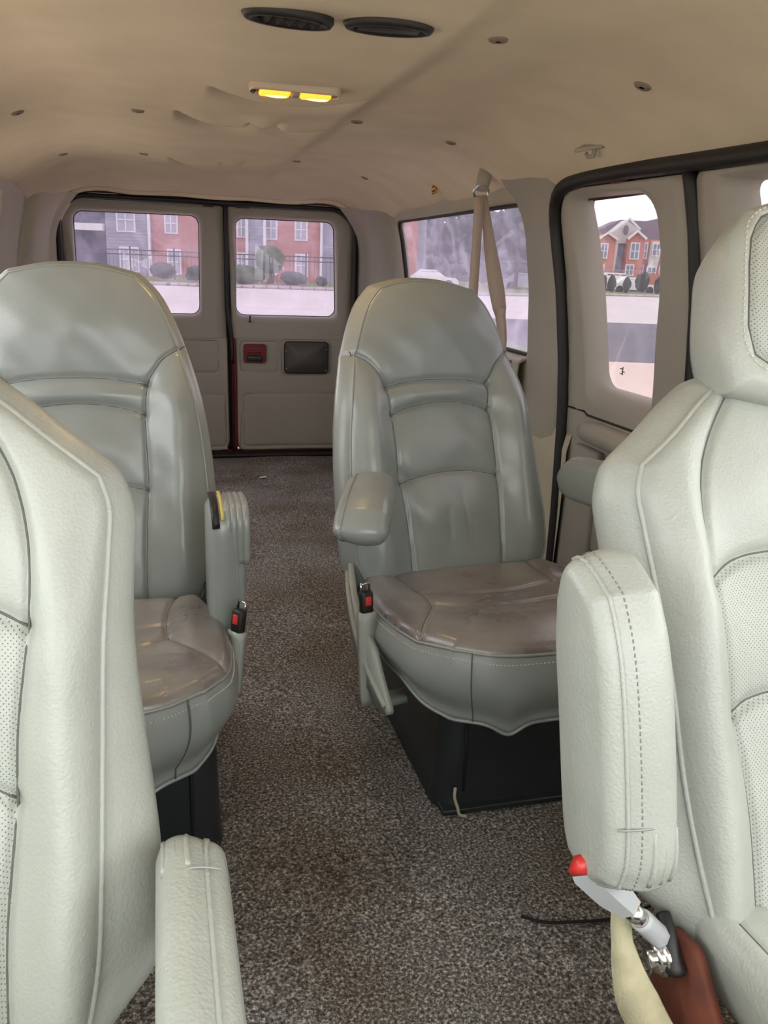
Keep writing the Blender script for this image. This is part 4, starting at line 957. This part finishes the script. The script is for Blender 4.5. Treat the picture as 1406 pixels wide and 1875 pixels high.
# rear apartment block
ab = thing('apartment_building', 'long apartment block of red brick and grey siding bays seen through the rear door windows', 'building', ex(-10, 64))
_off = Vector(ex(-10, 64))
def fix(ab_, off):
    for o in ab_.children: o.location = Vector(o.location)-off
D = D0
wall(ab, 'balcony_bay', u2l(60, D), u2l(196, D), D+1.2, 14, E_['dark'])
for z in (3.75, 6.9, 10): 
    mb = MB(); blk(mb, u2l(90, D), u2l(193, D), D-.4, D+1.3, z-.45, z+.05); mb.build('balcony_floor', E_['wtrim'], ab, smooth=False)
    mb = MB(); 
    for k in range(18): x = u2l(92, D)+k*.24; blk(mb, x, x+.06, D-.36, D-.3, z+.05, z+1.1)
    mb.build('balcony_railing', E_['iron'], ab, smooth=False)
wall(ab, 'siding_wall', u2l(196, D), u2l(275, D), D, 14, E_['siding'])
wall(ab, 'brick_wall', u2l(275, D), u2l(454, D), D+.3, 14, E_['brick'])
wall(ab, 'siding_bay', u2l(454, D), u2l(486, D), D-.3, 14, E_['siding'])
for px in (454, 486): mb = MB(); blk(mb, u2l(px, D)-.1, u2l(px, D)+.1, D-.5, D-.28, .1, 14); mb.build('corner_board', E_['wtrim'], ab, smooth=False)
wall(ab, 'brick_wall', u2l(486, D), u2l(588, D), D+.3, 14, E_['brick'])
wall(ab, 'siding_wall', u2l(588, D), u2l(645, D), D, 14, E_['siding'])
for px in (588, 275): mb = MB(); blk(mb, u2l(px, D)-.09, u2l(px, D)+.09, D-.15, D+.1, .1, 14); mb.build('corner_board', E_['wtrim'], ab, smooth=False)
for a_, b_x, dd_ in ((197, 274, D), (455, 485, D-.3), (589, 644, D)):
    mb = MB(); blk(mb, u2l(a_, D), u2l(a_, D)+.03, dd_-.02, dd_, .3, 13.5)
    for k in range(56): z = .3+k*.24; blk(mb, u2l(a_, D), u2l(b_x, D), dd_-.03, dd_, z, z+.03)
    mb.build('siding_boards', E_['blind'], ab, smooth=False)
for (a, b, y0, y1, dd) in ((219, 248, 383, 422, D), (222, 252, 455, 495, D), (219, 248, 311, 350, D), (306, 325, 393, 425, D+.3), (309, 329, 459, 500, D+.3), (306, 325, 327, 359, D+.3), (437, 449, 400, 432, D+.3), (437, 449, 465, 498, D+.3),
                           (488, 505, 400, 436, D+.3), (542, 560, 404, 438, D+.3), (543, 561, 468, 504, D+.3), (488, 505, 466, 500, D+.3)):
    house_window(ab, u2l(a, dd), u2l(b, dd), zz_((a+b)/2, y1, dd), zz_((a+b)/2, y0, dd), dd)
for o in ab.children: o.matrix_parent_inverse = Matrix.Translation(-_off)
# iron fence
fe = thing('iron_fence', 'dark iron railing fence running in front of the apartment block', 'fence', (0, 0, 0))
def fd(l): return 59+.0*l
mb = MB()
for z in (1.55, 1.85): mb.tube([ex(-28, fd(0), z+.12), ex(-2.6, fd(0), z+.1)], .035, 4)
for z in (1.4, 1.7): pass
mb.build('rail', E_['iron'], fe)
mb = MB()
for k in range(86): l = -27+k*.28; mb.tube([ex(l, fd(l), .1), ex(l, fd(l), 2.0)], .014, 3)
o = mb.build('pickets', E_['iron'], fe); o['kind'] = 'stuff'
for k in range(9): l = -27+k*3.0; MB().tube([ex(l, fd(l), .1), ex(l, fd(l), 2.2)], .05, 4).build('post', E_['iron'], fe)
# shrubs
def bush(name, l, d, w, h, label, mt, group=None, base=.0, cat='shrub', n=14):
    mb = MB()
    for k in range(n):
        a = rng.uniform(0, 2*PI); r_ = rng.uniform(0, .55); mb.ball(ex(l+w*.5*r_*math.cos(a), d+w*.3*r_*math.sin(a), base+h*rng.uniform(.35, .68)), (w*.27, w*.24, h*.3), u=12, v=8, jit=.3)
    o = mb.build(name, mt); tagp(o, label, cat, group); return o
bt = thing('ball_topiary', 'round clipped ball-shaped tree seen through the right rear door window', 'tree', ex(u2l(494, 56), 56))
mb = MB(); c = Vector(ex(u2l(494, 56), 56, zz_(494, 475, 56)))-Vector(ex(u2l(494, 56), 56))
mb.ball(c, (.92, .92, .86), u=24, v=16, jit=.12)
for k in range(26): a = rng.normal(size=3); a /= np.linalg.norm(a); mb.ball(c+Vector(a)*.68, (.3, .3, .28), u=8, v=6, jit=.3)
mb.build('crown', E_['leaf'], bt); mb = MB()
for dx in (-.3, -.1, .12, .32): mb.tube([(dx*.5, 0, .1), (dx, 0, c.z-.5)], .05, 5)
mb.build('trunk', E_['bark'], bt)
bush('clipped_bush', u2l(452, 55), 55, 2.3, 1.25, 'rounded green bush left of the ball-shaped tree', E_['leaf'], base=.05)
bush('clipped_bush', u2l(536, 55), 55, 1.9, 1.0, 'low flat green bush right of the ball-shaped tree', E_['leafd'], base=.1)
bush('clipped_bush', u2l(301, 56), 56, 2.0, 1.15, 'grey green bush behind the left rear door window, below the brick wall', E_['leafd'], base=.15)
bush('clipped_bush', u2l(357, 56), 56, 1.3, 1.0, 'small dark bush at the right edge of the left rear window', E_['leafd'], base=.15)
bush('clipped_bush', u2l(588, 56), 56, .9, .7, 'small dark bush by the fence at the right of the rear window', E_['leafd'], base=.1)
# dark trees behind the quarter window
def tree(l, d, w, h, label, th=3.0):
    t = thing('street_tree', label, 'tree', ex(l, d)); mb = MB(); b0 = Vector(ex(0, 0))
    for k in range(46):
        a = rng.normal(size=3); a /= np.linalg.norm(a); a *= rng.uniform(.3, 1)
        mb.ball(RE @ Vector((a[0]*w*.5, a[1]*w*.4, th+(h-th)*.5+a[2]*(h-th)*.45)), (w*.12, w*.12, w*.1), u=8, v=6, jit=.5)
    mb.build('crown', E_['treed'], t); MB().tube([(0, 0, 0), (.1, 0, th+.8)], [.22, .15], 8).build('trunk', E_['bark'], t)
tree(u2l(815, 84), 84, 6.5, 8.5, 'dark leafy tree left of the seat belt behind the quarter window', 1.4)
tree(u2l(885, 92), 92, 5, 7.5, 'dark tree right behind the hanging seat belt webbing', 1.6)
tree(u2l(945, 72), 72, 5.5, 8.2, 'dark tree beside the pillar at the right of the quarter window', 1.8)
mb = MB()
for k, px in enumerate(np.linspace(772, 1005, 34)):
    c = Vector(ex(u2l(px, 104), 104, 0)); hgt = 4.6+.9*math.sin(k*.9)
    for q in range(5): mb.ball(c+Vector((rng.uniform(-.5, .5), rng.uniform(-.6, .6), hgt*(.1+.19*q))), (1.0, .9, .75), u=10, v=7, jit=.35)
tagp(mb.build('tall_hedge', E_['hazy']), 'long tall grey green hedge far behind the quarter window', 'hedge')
b3 = thing('brick_house', 'red brick house corner at the far left of the quarter window', 'building', ex(0, 0))
wall(b3, 'brick_wall', u2l(715, 72), u2l(762, 72), 72, 9, E_['brickd'], dd=5); wall(b3, 'siding_wall', u2l(762, 73), u2l(778, 73), 73, 9, E_['siding'])
for o in b3.children: o.matrix_parent_inverse = Matrix.Translation(-Vector(ex(0, 0)))
cp = thing('carport', 'low dark carport roof over parked cars behind the quarter window', 'carport', ex(u2l(955, 78), 78))
MB().box((0, 0, 2.3), (5.2, 4, .16), .02, RE).build('roof', E_['roof'], cp)
for dx in (-2.4, 2.4): MB().tube([tuple(RE @ Vector((dx, -1.8, 0))), tuple(RE @ Vector((dx, -1.8, 2.3)))], .07, 6).build('post', E_['iron'], cp)
# cars
def car(l, d, label, mt, suv=True, L=4.6):
    t = thing('parked_car', label, 'car', ex(l, d)); H = 1.75 if suv else 1.42
    prof = [(-L/2, .35), (-L/2, .85), (-L/2+.1, .98), (-L*.42, 1.05), (-L*.36, H-.05), (-L*.28, H), (L*.1, H), (L*.22, 1.05), (L*.46, .9), (L/2, .7), (L/2, .35)] if suv else \
           [(-L/2, .35), (-L/2, .8), (-L*.36, .92), (-L*.2, H), (L*.08, H), (L*.26, .9), (L*.46, .8), (L/2, .6), (L/2, .35)]
    n = len(prof); vs = []
    for w, s_ in ((-.9, 0), (.9, 0)):
        for x, z in prof: tap = .12 if z > 1.1 else 0; vs.append(tuple(RE @ Vector((x, w-(tap if w > 0 else -tap), z))))
    fs = [tuple(range(n)), tuple(range(n, 2*n))[::-1]]+[(q, q+n, (q+1) % n+n, (q+1) % n) for q in range(n)]
    MB().add(vs, fs).build('body', mt, t, smooth=False)
    x0, x1 = (-L*.35, L*.14) if suv else (-L*.2, L*.13); mb = MB()
    k = 3 if suv else 2
    for i in range(k): a = x0+(x1-x0)*i/k+.05; b = x0+(x1-x0)*(i+1)/k-.05; mb.box(RE @ Vector(((a+b)/2, -.80, (1.05+H-.12)/2)), (b-a, .04, H-1.2), .0, RE)
    mb.build('side_windows', E_['carg'], t, smooth=False)
    for sx in (-L*.32, L*.32): MB().cyl(RE @ Vector((sx, -.92, .34)), RE @ Vector((sx, -.7, .34)), .34).build('wheel', E_['tyre'], t)
car(u2l(1134, 82), 82, 'pale estate car parked behind the hedge outside the side door window', E_['carw'], True, 3.9)
car(u2l(1160, 78), 78, 'white saloon car parked in front of the estate car', E_['carw'], False, 4.2)
car(u2l(965, 74), 74, 'silver car under the carport', E_['carb'], False, 4.4)
car(u2l(790, 70), 70, 'white car left of the hanging seat belt behind the quarter window', E_['carw'], False, 4.4)
for k, px in enumerate((1104, 1122, 1150, 1178, 1208, 1232)):
    bush('hedge_bush', u2l(px, 72.5), 72.5, .85 if k not in (3,) else 1.2, 1.5 if k != 3 else 2.0, 'dark hedge bush outside the side door window, '+['outermost on the left', 'second from the left', 'in front of the white saloon', 'tallest, right of the cars', 'beside the tallest on its right', 'outermost on the right'][k], E_['leafd'], 'hedge bushes along the verge', base=.1)
fe2 = thing('wire_fence', 'thin grey wire fence behind the hedge outside the side door window', 'fence', (0, 0, 0))
mb = MB()
for z in (1.9, 2.0): mb.tube([ex(8, 75, z), ex(36, 75, z)], .02, 3)
mb.build('rail', E_['siding'], fe2)
for l in (9, 13, 17.5, 22, 26): MB().tube([ex(l, 75, 0), ex(l, 75, 2.1)], .04, 4).build('post', E_['siding'], fe2)
# gabled apartment house to the right
D = 92.; gb = thing('gabled_house', 'two storey red brick house with white gables and grey roof outside the side door window', 'building', ex(0, 0))
def zx(px, py): return zz_(px, py, D)
def gpoly(name, pts, d, th, mt):
    n = len(pts); vs = [ex(u2l(a, D), d, zx(a, b)) for a, b in pts]+[ex(u2l(a, D), d+th, zx(a, b)) for a, b in pts]
    return MB().add(vs, [tuple(range(n)), tuple(range(n, 2*n))[::-1]]+[(q, (q+1) % n, (q+1) % n+n, q+n) for q in range(n)]).build(name, mt, gb, smooth=False)
gpoly('main_roof', [(1080, 428), (1140, 399), (1192, 402), (1214, 396), (1260, 385), (1260, 440), (1080, 440)], D+3, 5, E_['roof'])
gpoly('front_gable', [(1112, 426), (1140, 401), (1168, 422), (1168, 445), (1112, 445)], D+1.0, 2, E_['pale'])
gpoly('brick_bay', [(1089, 437), (1104, 427), (1121, 438), (1121, 506), (1089, 506)], D, 3, E_['brickd'])
gpoly('stair_recess', [(1121, 440), (1146, 440), (1146, 510), (1121, 510)], D+1.6, 1.2, E_['siding'])
gpoly('white_column', [(1119, 443), (1127, 443), (1124, 508), (1117, 508)], D+.2, .6, E_['pale'])
gpoly('brick_bay', [(1144, 436), (1157, 424), (1173, 437), (1173, 508), (1142, 508)], D, 3, E_['brickd'])
gpoly('brick_wall', [(1171, 438), (1240, 438), (1240, 510), (1171, 510)], D+1.1, 3, E_['brickd'])
gpoly('white_bay', [(1189, 441), (1210, 441), (1203, 500), (1186, 500)], D+.6, 2, E_['pale'])
blk_f = MB(); blk(blk_f, u2l(1086, D), u2l(1240, D), D+.3, D+7, .1, zx(1150, 500)); blk_f.build('ground_floor_wall', E_['brickd'], gb, smooth=False)
for pts in ([(1087, 441), (1104, 428), (1104, 425), (1085, 439)], [(1104, 428), (1122, 440), (1124, 437), (1104, 425)], [(1142, 439), (1157, 425), (1157, 421), (1140, 436)], [(1157, 425), (1173, 439), (1176, 436), (1157, 421)], [(1139, 402), (1160, 421), (1162, 419), (1140, 398)], [(1112, 426), (1140, 402), (1140, 398), (1110, 424)]):
    gpoly('bargeboard', pts, D-.4, .4, E_['wtrim'])
for (a, b, y0, y1, dd) in ((1096, 1106, 447, 471, D), (1150, 1163, 446, 473, D), (1175, 1183, 445, 472, D+1.1), (1193, 1204, 447, 467, D+.6), (1093, 1103, 486, 500, D), (1145, 1157, 486, 503, D), (1172, 1180, 487, 506, D+1.1), (1187, 1201, 490, 508, D+.6), (1212, 1224, 490, 510, D+1.1)):
    house_window(gb, u2l(a, D), u2l(b, D), zx((a+b)/2, y1), zx((a+b)/2, y0), dd, shade=E_['pane'])
mb = MB(); mb.ball(ex(u2l(1141, D), D+.9, zx(1141, 420)), (.3, .08, .5)); mb.build('gable_vent', E_['roof'], gb)
for o in gb.children: o.matrix_parent_inverse = Matrix.Translation(-Vector(ex(0, 0)))
